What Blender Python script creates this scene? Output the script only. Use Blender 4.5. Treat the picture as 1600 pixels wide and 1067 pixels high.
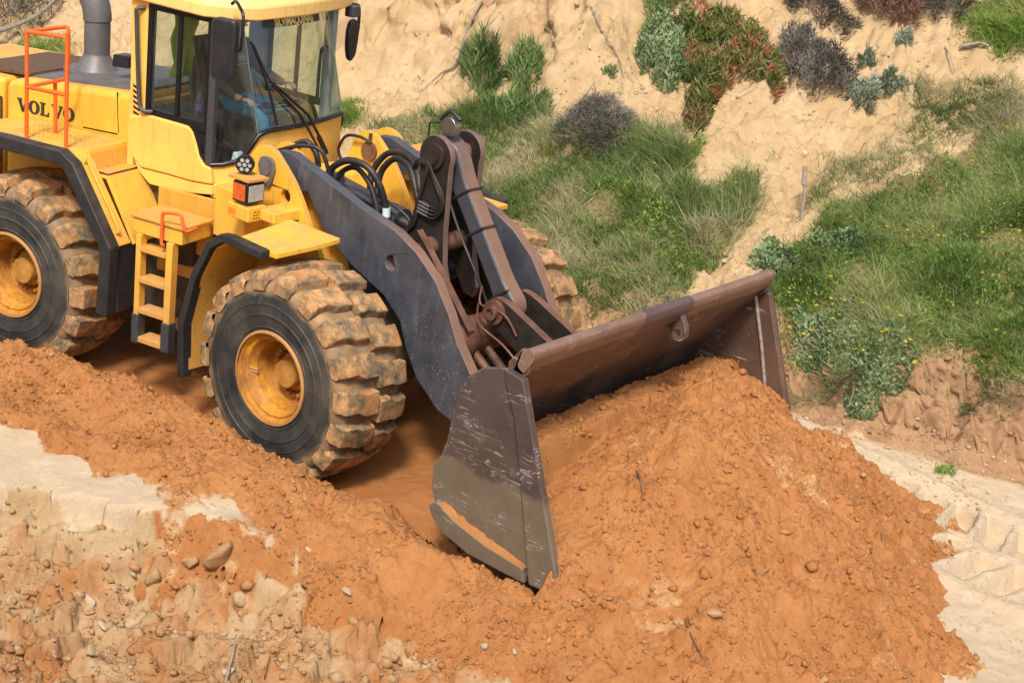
import bpy, bmesh, math, random
import numpy as np
from mathutils import Vector, Matrix
from mathutils.geometry import tessellate_polygon

random.seed(7)
rng = np.random.default_rng(11)
for o in list(bpy.data.objects):
    bpy.data.objects.remove(o)
S = bpy.context.scene
C = S.collection
R = math.radians

# ------------------------------------------------------------------ camera
CAM = np.array([8.200, -9.439, 5.582])
YAW, PITCH, ROLL, FPX = R(-36.6405), R(-20.335), R(7.3569), 2462.35
PW, PH = 1600.0, 1067.0


def cam_axes():
    cy, sy, cp, sp = math.cos(YAW), math.sin(YAW), math.cos(PITCH), math.sin(PITCH)
    f = np.array([sy * cp, cy * cp, sp])
    r = np.array([cy, -sy, 0.0])
    u = np.cross(r, f)
    c, s = math.cos(ROLL), math.sin(ROLL)
    return c * r + s * u, -s * r + c * u, f


AX = cam_axes()
cam = bpy.data.objects.new('camera', bpy.data.cameras.new('camera'))
C.objects.link(cam)
m = Matrix.Identity(4)
for i in range(3):
    m[i][0], m[i][1], m[i][2], m[i][3] = AX[0][i], AX[1][i], -AX[2][i], CAM[i]
cam.matrix_world = m
cam.data.sensor_width = 36.0
cam.data.lens = FPX / PW * 36.0
cam.data.clip_end = 500.0
S.camera = cam

# ------------------------------------------------------------------ light
SUN_EL, SUN_AZ = R(52), R(150)       # azimuth measured from +Y towards +X
w = bpy.data.worlds.new('World')
S.world = w
w.use_nodes = True
wn = w.node_tree
bg = wn.nodes['Background']
sky = wn.nodes.new('ShaderNodeTexSky')
sky.sky_type = 'NISHITA'
sky.sun_disc = False
sky.sun_elevation = SUN_EL
sky.sun_rotation = SUN_AZ
sky.air_density = 1.0
sky.dust_density = 4.0
sky.ozone_density = 0.6
wn.links.new(sky.outputs[0], bg.inputs[0])
bg.inputs[1].default_value = 0.125
sun = bpy.data.objects.new('sun', bpy.data.lights.new('sun', 'SUN'))
C.objects.link(sun)
sun.data.energy = 2.3
sun.data.angle = R(9)
sun.data.color = (1.0, 0.94, 0.86)
sd = Vector((math.sin(SUN_AZ) * math.cos(SUN_EL), math.cos(SUN_AZ) * math.cos(SUN_EL), math.sin(SUN_EL)))
sun.rotation_euler = sd.to_track_quat('Z', 'Y').to_euler()
S.view_settings.view_transform = 'Standard'
S.view_settings.look = 'None'
S.view_settings.exposure = 0.62
S.view_settings.gamma = 1.0
S.view_settings.use_curve_mapping = False
S.render.engine = 'CYCLES'
S.cycles.use_denoising = True
S.cycles.max_bounces = 6
S.cycles.transparent_max_bounces = 12
S.cycles.caustics_reflective = False
S.cycles.caustics_refractive = False

# ------------------------------------------------------------------ helpers
HINGE_X, ART = -1.66, R(11.37)
_ca, _sa = math.cos(ART), math.sin(ART)


def ID(v):
    return v


def REAR(v):                         # rear half of the articulated machine
    x, y = v[0] - HINGE_X, v[1]
    return (x * _ca - y * _sa + HINGE_X, x * _sa + y * _ca, v[2])


def pray(u, v):
    return AX[2] + (u - PW / 2) / FPX * AX[0] - (v - PH / 2) / FPX * AX[1]


def fp(u, v, y):                     # measured point on the front frame's plane y
    d = pray(u, v)
    k = (y - CAM[1]) / d[1]
    return (CAM[0] + k * d[0], CAM[2] + k * d[2])


def rp(u, v, y):                     # the same for the rear frame
    d = pray(u, v)
    ox, oy = CAM[0] - HINGE_X, CAM[1]
    o = (ox * _ca + oy * _sa, -ox * _sa + oy * _ca)
    e = (d[0] * _ca + d[1] * _sa, -d[0] * _sa + d[1] * _ca)
    k = (y - o[1]) / e[1]
    return (o[0] + k * e[0] + HINGE_X, CAM[2] + k * d[2])


def obj(name, V, F, mat, parent=None, smooth=None, bevel=0.0, mats=None, fmat=None, seg=2):
    me = bpy.data.meshes.new(name)
    me.from_pydata([tuple(map(float, v)) for v in V], [], F)
    for mm in (mats or [mat]):
        me.materials.append(mm)
    if fmat is not None:
        me.polygons.foreach_set('material_index', fmat)
    me.validate()
    bm = bmesh.new()
    bm.from_mesh(me)
    bmesh.ops.recalc_face_normals(bm, faces=bm.faces)
    bm.to_mesh(me)
    bm.free()
    o = bpy.data.objects.new(name, me)
    C.objects.link(o)
    if smooth is not None or bevel:
        me.shade_smooth()
        me.set_sharp_from_angle(angle=R(smooth if smooth is not None else 35))
    if bevel:
        b = o.modifiers.new('bevel', 'BEVEL')
        b.width = bevel
        b.segments = seg
        b.limit_method = 'ANGLE'
        b.angle_limit = R(32)
        b.harden_normals = True
    if parent is not None:
        o.parent = parent
    return o


def tag(o, label=None, cat=None, group=None, kind=None):
    if label:
        o['label'] = label
    if cat:
        o['category'] = cat
    if group:
        o['group'] = group
    if kind:
        o['kind'] = kind
    return o


def empty(name, loc=(0, 0, 0)):
    o = bpy.data.objects.new(name, None)
    C.objects.link(o)
    o.location = loc
    return o


class MB:
    """collects simple solids into one mesh"""

    def __init__(s):
        s.V, s.F, s.I = [], [], []

    def add(s, V, F, xf=ID, mi=0):
        n = len(s.V)
        s.V += [xf(v) for v in V]
        s.F += [tuple(i + n for i in f) for f in F]
        s.I += [mi] * len(F)
        return s

    def box(s, x0, x1, y0, y1, z0, z1, xf=ID, mi=0):
        V = [(x, y, z) for z in (z0, z1) for y in (y0, y1) for x in (x0, x1)]
        F = [(0, 2, 3, 1), (4, 5, 7, 6), (0, 1, 5, 4), (2, 6, 7, 3), (0, 4, 6, 2), (1, 3, 7, 5)]
        return s.add(V, F, xf, mi)

    def prism(s, poly, y0, y1, holes=(), xf=ID, mi=0, emi=None):
        """polygon in x,z extruded along y"""
        loops = [list(poly)] + [list(h) for h in holes]
        flat = [p for l in loops for p in l]
        n = len(flat)
        tris = tessellate_polygon([[Vector((p[0], p[1], 0)) for p in l] for l in loops]) if (holes or True) else None
        V = [(p[0], y0, p[1]) for p in flat] + [(p[0], y1, p[1]) for p in flat]
        if holes:
            s.add(V, [tuple(t) for t in tris] + [tuple(i + n for i in t)[::-1] for t in tris], xf, mi)
        else:
            s.add(V, [tuple(range(n)), tuple(range(2 * n - 1, n - 1, -1))], xf, mi)
        base = len(s.V) - len(V)
        k = 0
        F = []
        for l in loops:
            L = len(l)
            for i in range(L):
                a, b = k + i, k + (i + 1) % L
                F.append((base + a, base + b, base + b + n, base + a + n))
            k += L
        s.F += F
        s.I += [mi if emi is None else emi] * len(F)
        return s

    def tube(s, pts, r, n=8, smooth=0, xf=ID, mi=0, r2=None):
        P = [Vector(p) for p in pts]
        if smooth:
            Q = []
            for i in range(len(P) - 1):
                p0, p1, p2, p3 = P[max(i - 1, 0)], P[i], P[i + 1], P[min(i + 2, len(P) - 1)]
                for k in range(smooth):
                    t = k / smooth
                    Q.append(0.5 * ((2 * p1) + (p2 - p0) * t + (2 * p0 - 5 * p1 + 4 * p2 - p3) * t * t + (3 * p1 - p0 - 3 * p2 + p3) * t ** 3))
            P = Q + [P[-1]]
        V, F = [], []
        up = None
        for i, p in enumerate(P):
            d = (P[min(i + 1, len(P) - 1)] - P[max(i - 1, 0)]).normalized()
            if up is None:
                up = Vector((0, 0, 1)) if abs(d.z) < .9 else Vector((1, 0, 0))
            a = d.cross(up).normalized()
            b = a.cross(d).normalized()
            up = b
            rr = r if r2 is None else r + (r2 - r) * i / max(1, len(P) - 1)
            for k in range(n):
                t = 2 * math.pi * k / n
                V.append(tuple(p + a * (rr * math.cos(t)) + b * (rr * math.sin(t))))
        for i in range(len(P) - 1):
            for k in range(n):
                F.append((i * n + k, i * n + (k + 1) % n, (i + 1) * n + (k + 1) % n, (i + 1) * n + k))
        F.append(tuple(range(n))[::-1])
        F.append(tuple(range((len(P) - 1) * n, len(P) * n)))
        return s.add(V, F, xf, mi)

    def lathe(s, prof, c=(0, 0, 0), axis='y', n=48, xf=ID, mi=0, close=True):
        """profile of (radius, offset along the axis)"""
        V, F = [], []
        for (r, h) in prof:
            for k in range(n):
                t = 2 * math.pi * k / n
                a, b = r * math.cos(t), r * math.sin(t)
                V.append({'y': (c[0] + a, c[1] + h, c[2] + b), 'z': (c[0] + a, c[1] + b, c[2] + h), 'x': (c[0] + h, c[1] + a, c[2] + b)}[axis])
        for i in range(len(prof) - 1):
            for k in range(n):
                F.append((i * n + k, i * n + (k + 1) % n, (i + 1) * n + (k + 1) % n, (i + 1) * n + k))
        if close:
            F.append(tuple(range(n))[::-1])
            F.append(tuple(range((len(prof) - 1) * n, len(prof) * n)))
        return s.add(V, F, xf, mi)

    def build(s, name, mat, parent=None, **k):
        if isinstance(mat, (list, tuple)):
            return obj(name, s.V, s.F, None, parent, mats=list(mat), fmat=s.I, **k)
        return obj(name, s.V, s.F, mat, parent, **k)


def rounded(pts, r, n=5):
    """round the corners of a closed 2D polygon"""
    out = []
    L = len(pts)
    for i in range(L):
        p0, p1, p2 = (Vector(pts[(i + k) % L]) for k in (-1, 0, 1))
        a, b = (p0 - p1), (p2 - p1)
        k = min(r, a.length * .45, b.length * .45)
        q0, q2 = p1 + a.normalized() * k, p1 + b.normalized() * k
        for j in range(n + 1):
            t = j / n
            q = q0 * (1 - t) ** 2 + p1 * 2 * t * (1 - t) + q2 * t * t
            out.append((q.x, q.y))
    return out


def circle(cx, cz, r, n=24):
    return [(cx + r * math.cos(2 * math.pi * k / n), cz + r * math.sin(2 * math.pi * k / n)) for k in range(n)]


def band(path, w0, w1):
    """closed polygon: a 2D path widened by w0 to the left and w1 to the right"""
    L, Rr = [], []
    for i, p in enumerate(path):
        a, b = Vector(path[max(i - 1, 0)]), Vector(path[min(i + 1, len(path) - 1)])
        d = (b - a).normalized()
        nrm = Vector((-d.y, d.x))
        L.append(tuple(Vector(p) + nrm * w0))
        Rr.append(tuple(Vector(p) - nrm * w1))
    return L + Rr[::-1]


# ------------------------------------------------------------------ noise (numpy)
_perm = rng.permutation(4096).astype(np.int32)
_perm2 = np.concatenate([_perm, _perm])
_ang = np.arange(4096) * (2 * np.pi / 4096)
_GX, _GY = np.cos(_ang).astype(np.float32), np.sin(_ang).astype(np.float32)
_U = (np.arange(4096) / 4096).astype(np.float32)


def _h(i, j, s=0):
    return _perm2[_perm[(i + s * 131) & 4095] + (j & 4095)]


def gnoise(x, y, s=0):
    x, y = np.asarray(x, np.float32), np.asarray(y, np.float32)
    fx, fy = np.floor(x), np.floor(y)
    xi, yi = fx.astype(np.int32), fy.astype(np.int32)
    xf, yf = x - fx, y - fy
    u, v = xf * xf * xf * (xf * (xf * 6 - 15) + 10), yf * yf * yf * (yf * (yf * 6 - 15) + 10)

    def g(i, j):
        a = _h(xi + i, yi + j, s)
        return _GX[a] * (xf - i) + _GY[a] * (yf - j)
    n0, n1 = g(0, 0), g(0, 1)
    n0 = n0 + (g(1, 0) - n0) * u
    n1 = n1 + (g(1, 1) - n1) * u
    return 1.5 * (n0 + (n1 - n0) * v)


def fbm(x, y, sc, o=4, s=0, gain=.5):
    a, t, f = 1.0, 0.0, 1.0 / sc
    for k in range(o):
        t = t + a * gnoise(x * f + 17.3 * k, y * f - 9.1 * k, s + k)
        a *= gain
        f *= 2.03
    return t


def _cells(x, y, sc):
    X, Y = np.asarray(x / sc, np.float32), np.asarray(y / sc, np.float32)
    return X, Y, np.floor(X).astype(np.int32), np.floor(Y).astype(np.int32)


def clods(x, y, sc, s=0, prob=.6, rmin=.15, rmax=.5, flat=.7):
    """half-buried lumps: height of the highest lump over each point"""
    X, Y, xi, yi = _cells(x, y, sc)
    out = np.zeros_like(X)
    for i in (-1, 0, 1):
        for j in (-1, 0, 1):
            h = _h(xi + i, yi + j, s)
            h2 = _perm[h]
            h3 = _perm[h2]
            u3 = _U[h3]
            r = np.where(_U[_perm[h3]] < prob, rmin + (rmax - rmin) * u3 * u3, 0)
            dx, dy = X - (xi + i) - _U[h], Y - (yi + j) - _U[h2]
            c, sn = _GX[h3], _GY[h3]
            ex, ey = dx * c + dy * sn, (dy * c - dx * sn) * (1 + .6 * _U[h2])
            out = np.maximum(out, r * r - ex * ex - ey * ey)
    return np.sqrt(out) * (flat * sc)


def facets(x, y, sc, s=0, tilt=.5, step=.4):
    """broken blocks: each cell is a tilted plane of its own height; also the crack distance"""
    X, Y, xi, yi = _cells(x, y, sc)
    f1, f2 = np.full_like(X, 9), np.full_like(X, 9)
    z = np.zeros_like(X)
    for i in (-1, 0, 1):
        for j in (-1, 0, 1):
            h = _h(xi + i, yi + j, s)
            h2 = _perm[h]
            h3 = _perm[h2]
            dx, dy = X - (xi + i) - _U[h], Y - (yi + j) - _U[h2]
            d = np.abs(dx) * .6 + np.abs(dy) * .6 + np.sqrt(dx * dx + dy * dy) * .5
            zz = step * (_U[_perm[h3]] - .5) + tilt * (_GX[h3] * dx + _GY[h3] * dy)
            m_ = d < f1
            f2 = np.where(m_, f1, np.minimum(f2, d))
            z = np.where(m_, zz, z)
            f1 = np.where(m_, d, f1)
    return z * sc, (f2 - f1) * sc


def sst(a, b, x):
    t = np.clip((x - a) / (b - a), 0, 1)
    return t * t * (3 - 2 * t)


# ------------------------------------------------------------------ materials
class NT:
    def __init__(s, name):
        s.m = bpy.data.materials.new(name)
        s.m.use_nodes = True
        s.t = s.m.node_tree
        s.b = s.t.nodes['Principled BSDF']
        s.co = s.t.nodes.new('ShaderNodeTexCoord')

    def n(s, kind, **k):
        o = s.t.nodes.new(kind)
        for a, b in k.items():
            setattr(o, a, b)
        return o

    def put(s, sock, v):
        if isinstance(v, (int, float)):
            sock.default_value = v
        elif isinstance(v, tuple):
            sock.default_value = v if len(v) == 4 or sock.type == 'VECTOR' else (*v, 1)
        else:
            s.t.links.new(v, sock)

    def coords(s, sx=1, sy=1, sz=1, world=False):
        mp = s.n('ShaderNodeMapping')
        mp.inputs['Scale'].default_value = (sx, sy, sz)
        if world:
            g = s.n('ShaderNodeNewGeometry')
            s.t.links.new(g.outputs['Position'], mp.inputs[0])
        else:
            s.t.links.new(s.co.outputs['Object'], mp.inputs[0])
        return mp.outputs[0]

    def noise(s, scale, detail=4, rough=.55, co=None, dist=0.0):
        o = s.n('ShaderNodeTexNoise')
        o.inputs['Scale'].default_value = scale
        o.inputs['Detail'].default_value = detail
        o.inputs['Roughness'].default_value = rough
        o.inputs['Distortion'].default_value = dist
        s.t.links.new(co if co is not None else s.co.outputs['Object'], o.inputs['Vector'])
        return o.outputs[0]

    def voro(s, scale, co=None, feature='F1'):
        o = s.n('ShaderNodeTexVoronoi', feature=feature)
        o.inputs['Scale'].default_value = scale
        s.t.links.new(co if co is not None else s.co.outputs['Object'], o.inputs['Vector'])
        return o.outputs['Distance']

    def ramp(s, fac, stops):
        o = s.n('ShaderNodeValToRGB')
        e = o.color_ramp.elements
        while len(e) < len(stops):
            e.new(.5)
        for k, (p, c) in enumerate(stops):
            e[k].position = p
            e[k].color = (c, c, c, 1) if isinstance(c, (int, float)) else (*c, 1)
        s.put(o.inputs[0], fac)
        return o.outputs[0]

    def mix(s, fac, a, b, mode='MIX'):
        o = s.n('ShaderNodeMixRGB', blend_type=mode)
        s.put(o.inputs[0], fac)
        s.put(o.inputs[1], a)
        s.put(o.inputs[2], b)
        return o.outputs[0]

    def math(s, op, a, b=0.0, clamp=False):
        o = s.n('ShaderNodeMath', operation=op, use_clamp=clamp)
        s.put(o.inputs[0], a)
        s.put(o.inputs[1], b)
        return o.outputs[0]

    def attr(s, name):
        o = s.n('ShaderNodeAttribute', attribute_name=name)
        return o

    def sep(s, v):
        o = s.n('ShaderNodeSeparateXYZ')
        s.t.links.new(v, o.inputs[0])
        return o.outputs

    def normal_z(s):
        g = s.n('ShaderNodeNewGeometry')
        return s.sep(g.outputs['Normal'])[2]

    def edge(s, radius=.012):
        b = s.n('ShaderNodeBevel', samples=4)
        b.inputs['Radius'].default_value = radius
        g = s.n('ShaderNodeNewGeometry')
        d = s.n('ShaderNodeVectorMath', operation='DOT_PRODUCT')
        s.t.links.new(b.outputs[0], d.inputs[0])
        s.t.links.new(g.outputs['Normal'], d.inputs[1])
        return s.math('SUBTRACT', 1.0, d.outputs['Value'])

    def bump(s, h, strength=.3, dist=.01):
        o = s.n('ShaderNodeBump')
        o.inputs['Strength'].default_value = strength
        o.inputs['Distance'].default_value = dist
        s.put(o.inputs['Height'], h)
        s.t.links.new(o.outputs[0], s.b.inputs['Normal'])

    def out(s, color=None, rough=None, metal=None, spec=None):
        for nme, v in (('Base Color', color), ('Roughness', rough), ('Metallic', metal), ('Specular IOR Level', spec)):
            if v is not None:
                s.put(s.b.inputs[nme], v)
        return s.m


def m_paint(name, col, dust=.5, rust=.4, rough=.42, dustcol=(.50, .30, .12)):
    t = NT(name)
    big = t.noise(1.7, 3)
    c = t.mix(t.ramp(big, [(.35, 0), (.65, 1)]), col, tuple(min(1, k * f) for k, f in zip(col, (1.06, .88, .8))))
    streak = t.noise(1, 5, .6, t.coords(22, 22, 1.6))
    c = t.mix(t.math('MULTIPLY', t.ramp(streak, [(.54, 0), (.70, 1)]), .55 * dust), c, (.34, .17, .05))
    # settled dust lies on faces that look up
    up = t.ramp(t.normal_z(), [(.35, 0), (.9, 1)])
    dn = t.ramp(t.noise(6, 6, .65), [(.35, 0), (.7, 1)])
    c = t.mix(t.math('MULTIPLY', t.math('MULTIPLY', up, dn), dust), c, dustcol)
    mot = t.ramp(t.noise(9, 8, .7), [(.45, 0), (.75, 1)])
    c = t.mix(t.math('MULTIPLY', mot, .22 * dust), c, (.42, .22, .06))
    fine = t.noise(38, 8, .75)
    reg = t.ramp(t.noise(2.3, 5, .6), [(.46, 0), (.62, 1)])
    chips = t.math('MULTIPLY', t.ramp(fine, [(.62, 0), (.66, 1)]), reg)
    ew = t.math('MULTIPLY', t.ramp(t.edge(), [(.02, 0), (.14, 1)]), t.ramp(t.noise(21, 7, .75), [(.47, 0), (.56, 1)]))
    chips = t.math('MAXIMUM', chips, t.math('MULTIPLY', ew, .9))
    c = t.mix(t.math('MULTIPLY', chips, min(1, rust + .25)), c, (.13, .055, .025))
    spl = t.math('MULTIPLY', t.ramp(t.noise(70, 3, .6), [(.63, 0), (.68, 1)]), t.ramp(t.noise(1.9, 4, .6), [(.42, 0), (.6, 1)]))
    c = t.mix(t.math('MULTIPLY', spl, .55 * dust), c, (.20, .10, .04))
    z = t.sep(t.co.outputs['Object'])[2]
    low = t.ramp(t.math('ADD', t.math('MULTIPLY', z, .42), t.math('MULTIPLY', t.math('SUBTRACT', t.noise(5, 7, .7), .5), .8)), [(.22, 1), (.78, 0)])
    c = t.mix(t.math('MULTIPLY', low, .62 * min(1, dust + .25)), c, t.mix(t.noise(11, 6, .7), (.40, .20, .07), (.55, .33, .14)))
    film = t.ramp(t.noise(3.1, 8, .7), [(.40, 0), (.72, 1)])
    c = t.mix(t.math('MULTIPLY', film, .20 * min(1, dust + .2)), c, (.58, .38, .15))
    r = t.math('ADD', t.math('MULTIPLY', dn, .25), rough)
    t.bump(t.noise(14, 5), .06, .01)
    return t.out(c, r, 0, .4)


def m_plain(name, col, rough=.5, metal=0, var=.25, sc=9, dust=0.0, dustcol=(.42, .24, .10), bump=.1):
    t = NT(name)
    n = t.noise(sc, 6, .62)
    c = t.mix(t.ramp(n, [(.3, 0), (.7, 1)]), tuple(k * (1 - var) for k in col), tuple(min(1, k * (1 + var)) for k in col))
    if dust:
        up = t.ramp(t.normal_z(), [(-.1, .25), (.8, 1)])
        dn = t.ramp(t.noise(7, 8, .7), [(.42, 0), (.68, 1)])
        c = t.mix(t.math('MULTIPLY', t.math('MULTIPLY', up, dn), dust), c, dustcol)
    if bump:
        t.bump(t.noise(sc * 4, 5), bump, .006)
    return t.out(c, rough, metal)


YEL = m_paint('yellow_paint', (.82, .48, .045), dust=.85, rust=.75)
YELC = m_paint('cab_yellow_paint', (.88, .54, .11), dust=.5, rust=.35, rough=.42)
YELD = m_paint('worn_yellow_paint', (.66, .33, .03), dust=.95, rust=.95, rough=.55)
ORANGE = m_paint('orange_paint', (.85, .13, .012), dust=.25, rust=.3)
DARK = m_plain('dark_grey_paint', (.050, .052, .060), .42, 0, .22, 6, dust=.25, dustcol=(.20, .15, .11))
GREY = m_plain('grey_plastic', (.045, .048, .052), .5, 0, .15, 12, dust=.3, dustcol=(.25, .19, .14))
RUBBER = m_plain('black_rubber', (.018, .018, .019), .62, 0, .2, 14, dust=.25, dustcol=(.22, .15, .09))
HOSE = m_plain('hose_rubber', (.014, .014, .015), .5, 0, .2, 20, dust=.35, dustcol=(.18, .12, .07))
STEELD = m_plain('oily_dark_steel', (.028, .024, .021), .45, .3, .35, 11, dust=.45, dustcol=(.20, .10, .05))
CHROME = m_plain('dull_steel', (.32, .29, .26), .35, .9, .2, 15)
BLACK = m_plain('black_frame', (.010, .010, .011), .35, 0, .1, 10, bump=0)
MIRRORB = m_plain('mirror_housing_plastic', (.016, .018, .022), .4, 0, .2, 10, dust=.15, bump=.05)
EXH = m_plain('grey_exhaust_metal', (.14, .135, .135), .5, .25, .18, 7, dust=.2)
MESHB = m_plain('rusty_grille_mesh', (.13, .07, .035), .7, .2, .4, 30)
LETTER = m_plain('black_lettering', (.028, .030, .028), .5, 0, .2, 15, bump=0)
LENS = m_plain('clear_lamp_lens', (.36, .36, .34), .18, 0, .3, 40)
AMBER = m_plain('amber_lens', (.62, .11, .02), .25, 0, .25, 25)
WHITE = m_plain('white_paper', (.55, .66, .66), .7, 0, .25, 9)
BLUEG = m_plain('pale_cab_trim', (.30, .36, .38), .5, 0, .1, 9)
SEATM = m_plain('dark_seat_fabric', (.022, .022, .024), .85, 0, .2, 20)
SHIRT = m_plain('dark_olive_sweatshirt', (.085, .078, .062), .9, 0, .2, 14)
JEANS = m_plain('blue_jeans', (.09, .24, .34), .85, 0, .25, 18)
SKIN = m_plain('skin', (.42, .23, .15), .55, 0, .1, 12, bump=.03)
HAIR = m_plain('dark_hair', (.02, .015, .01), .7, 0, .2, 30)
VEST = m_plain('yellow_green_vest', (.42, .52, .05), .8, 0, .2, 12)
SIGNY = m_plain('pale_yellow_print', (.92, .80, .38), .5, 0, .05, 9, bump=0)
WOODG = m_plain('grey_dead_wood', (.26, .22, .17), .9, 0, .35, 20, bump=.4)
FRAME = m_plain('dark_dirty_frame', (.055, .042, .028), .7, 0, .4, 8, dust=.7, dustcol=(.34, .16, .06))


def m_pin():
    t = NT('rusty_brown_steel')
    n = t.noise(6, 7, .65)
    c = t.ramp(n, [(.3, (.055, .03, .022)), (.5, (.16, .075, .045)), (.72, (.27, .135, .075))])
    t.bump(t.noise(40, 6), .25, .005)
    return t.out(c, .62, .15)


RUST = m_pin()


def m_armedge():
    # bare worn edge: brown clay low down, dark grey paint higher up
    t = NT('worn_arm_edge')
    x = t.sep(t.co.outputs['Object'])[0]
    k = t.math('ADD', t.math('MULTIPLY', x, .9), t.math('MULTIPLY', t.noise(5, 6, .7), .7))
    k = t.ramp(k, [(.45, 0), (.95, 1)])
    c = t.mix(k, t.mix(t.noise(7, 5), (.05, .053, .062), (.10, .10, .115)), t.mix(t.noise(9, 6, .7), (.14, .075, .05), (.30, .17, .11)))
    return t.out(c, .55)


ARMEDGE = m_armedge()


def m_armface():
    t = NT('scuffed_arm_paint')
    n = t.noise(3.2, 6, .6)
    c = t.mix(t.ramp(n, [(.3, 0), (.7, 1)]), (.031, .035, .044), (.080, .086, .103))
    st = t.noise(1, 6, .65, t.coords(16, 16, 3))
    c = t.mix(t.math('MULTIPLY', t.ramp(st, [(.55, 0), (.72, 1)]), .45), c, (.17, .17, .18))
    sp = t.ramp(t.noise(46, 4, .6), [(.60, 0), (.66, 1)])
    z = t.sep(t.co.outputs['Object'])[2]
    low = t.ramp(z, [(.7, 1), (1.0, .1)]) if False else t.ramp(t.math('MULTIPLY', t.math('SUBTRACT', 1.75, z), 1.0), [(.0, .12), (.7, 1)])
    c = t.mix(t.math('MULTIPLY', t.math('MULTIPLY', sp, low), .8), c, (.26, .19, .12))
    t.bump(t.noise(9, 5), .05, .01)
    return t.out(c, .40)


ARMFACE = m_armface()


def m_bucket(name, c0, c1, c2, scratch=.8, mudz=None, sdir=(3, 3, 26)):
    t = NT(name)
    n = t.noise(2.4, 7, .62)
    c = t.ramp(n, [(.28, c0), (.5, c1), (.75, c2)])
    c = t.mix(t.math('MULTIPLY', t.ramp(t.noise(30, 6, .7), [(.5, 0), (.7, 1)]), .35), c, (.05, .032, .026))
    # bright scrapes, thin and in patches
    s1 = t.noise(1, 3, .5, t.coords(*sdir), .6)
    line = t.ramp(t.math('ABSOLUTE', t.math('SUBTRACT', s1, .5)), [(0, 1), (.014, 0)])
    patch = t.ramp(t.noise(3.6, 4, .6), [(.53, 0), (.60, 1)])
    sc = t.math('MULTIPLY', t.math('MULTIPLY', line, patch), scratch)
    if mudz:
        z = t.sep(t.co.outputs['Object'])[2]
        zz = t.math('ADD', z, t.math('MULTIPLY', t.math('SUBTRACT', t.noise(4, 5), .5), .25))
        k = t.ramp(zz, [(mudz - .03, 1), (mudz + .03, 0)])
        mud = t.mix(t.noise(7, 6, .65), (.11, .085, .058), (.20, .165, .115))
        c = t.mix(k, c, mud)
        b2 = t.ramp(t.math('ABSOLUTE', t.math('SUBTRACT', zz, mudz + .17)), [(.05, 1), (.20, 0)])
        s2 = t.noise(1, 3, .5, t.coords(3.2, 3.2, 19), .25)
        l2 = t.ramp(t.math('ABSOLUTE', t.math('SUBTRACT', s2, .5)), [(0, 1), (.013, 0)])
        p2 = t.ramp(t.noise(7, 6, .7), [(.50, 0), (.56, 1)])
        sc = t.math('MAXIMUM', sc, t.math('MULTIPLY', t.math('MULTIPLY', l2, b2), p2))
    ew = t.math('MULTIPLY', t.ramp(t.edge(.014), [(.02, 0), (.12, 1)]), t.ramp(t.noise(12, 6, .7), [(.42, 0), (.54, 1)]))
    c = t.mix(t.math('MULTIPLY', ew, .75), c, (.42, .37, .33))
    c = t.mix(sc, c, (.62, .60, .57))
    t.bump(t.noise(26, 6), .15, .006)
    return t.out(c, t.ramp(n, [(.3, .42), (.7, .62)]), .1)


BUCK = m_bucket('worn_bucket_steel', (.058, .040, .031), (.110, .064, .043), (.175, .100, .064), .9)
BUCKS = m_bucket('scraped_side_plate', (.055, .045, .04), (.085, .062, .052), (.12, .078, .062), .6, .93)
LIP = m_bucket('lit_bucket_lip', (.16, .096, .068), (.23, .138, .095), (.31, .195, .135), .5)  # rust brown, lightened in the colour for light on the upturned lip
LIPD = m_bucket('purple_brown_lip_patch', (.085, .055, .052), (.115, .075, .07), (.15, .10, .09), .25)


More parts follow.
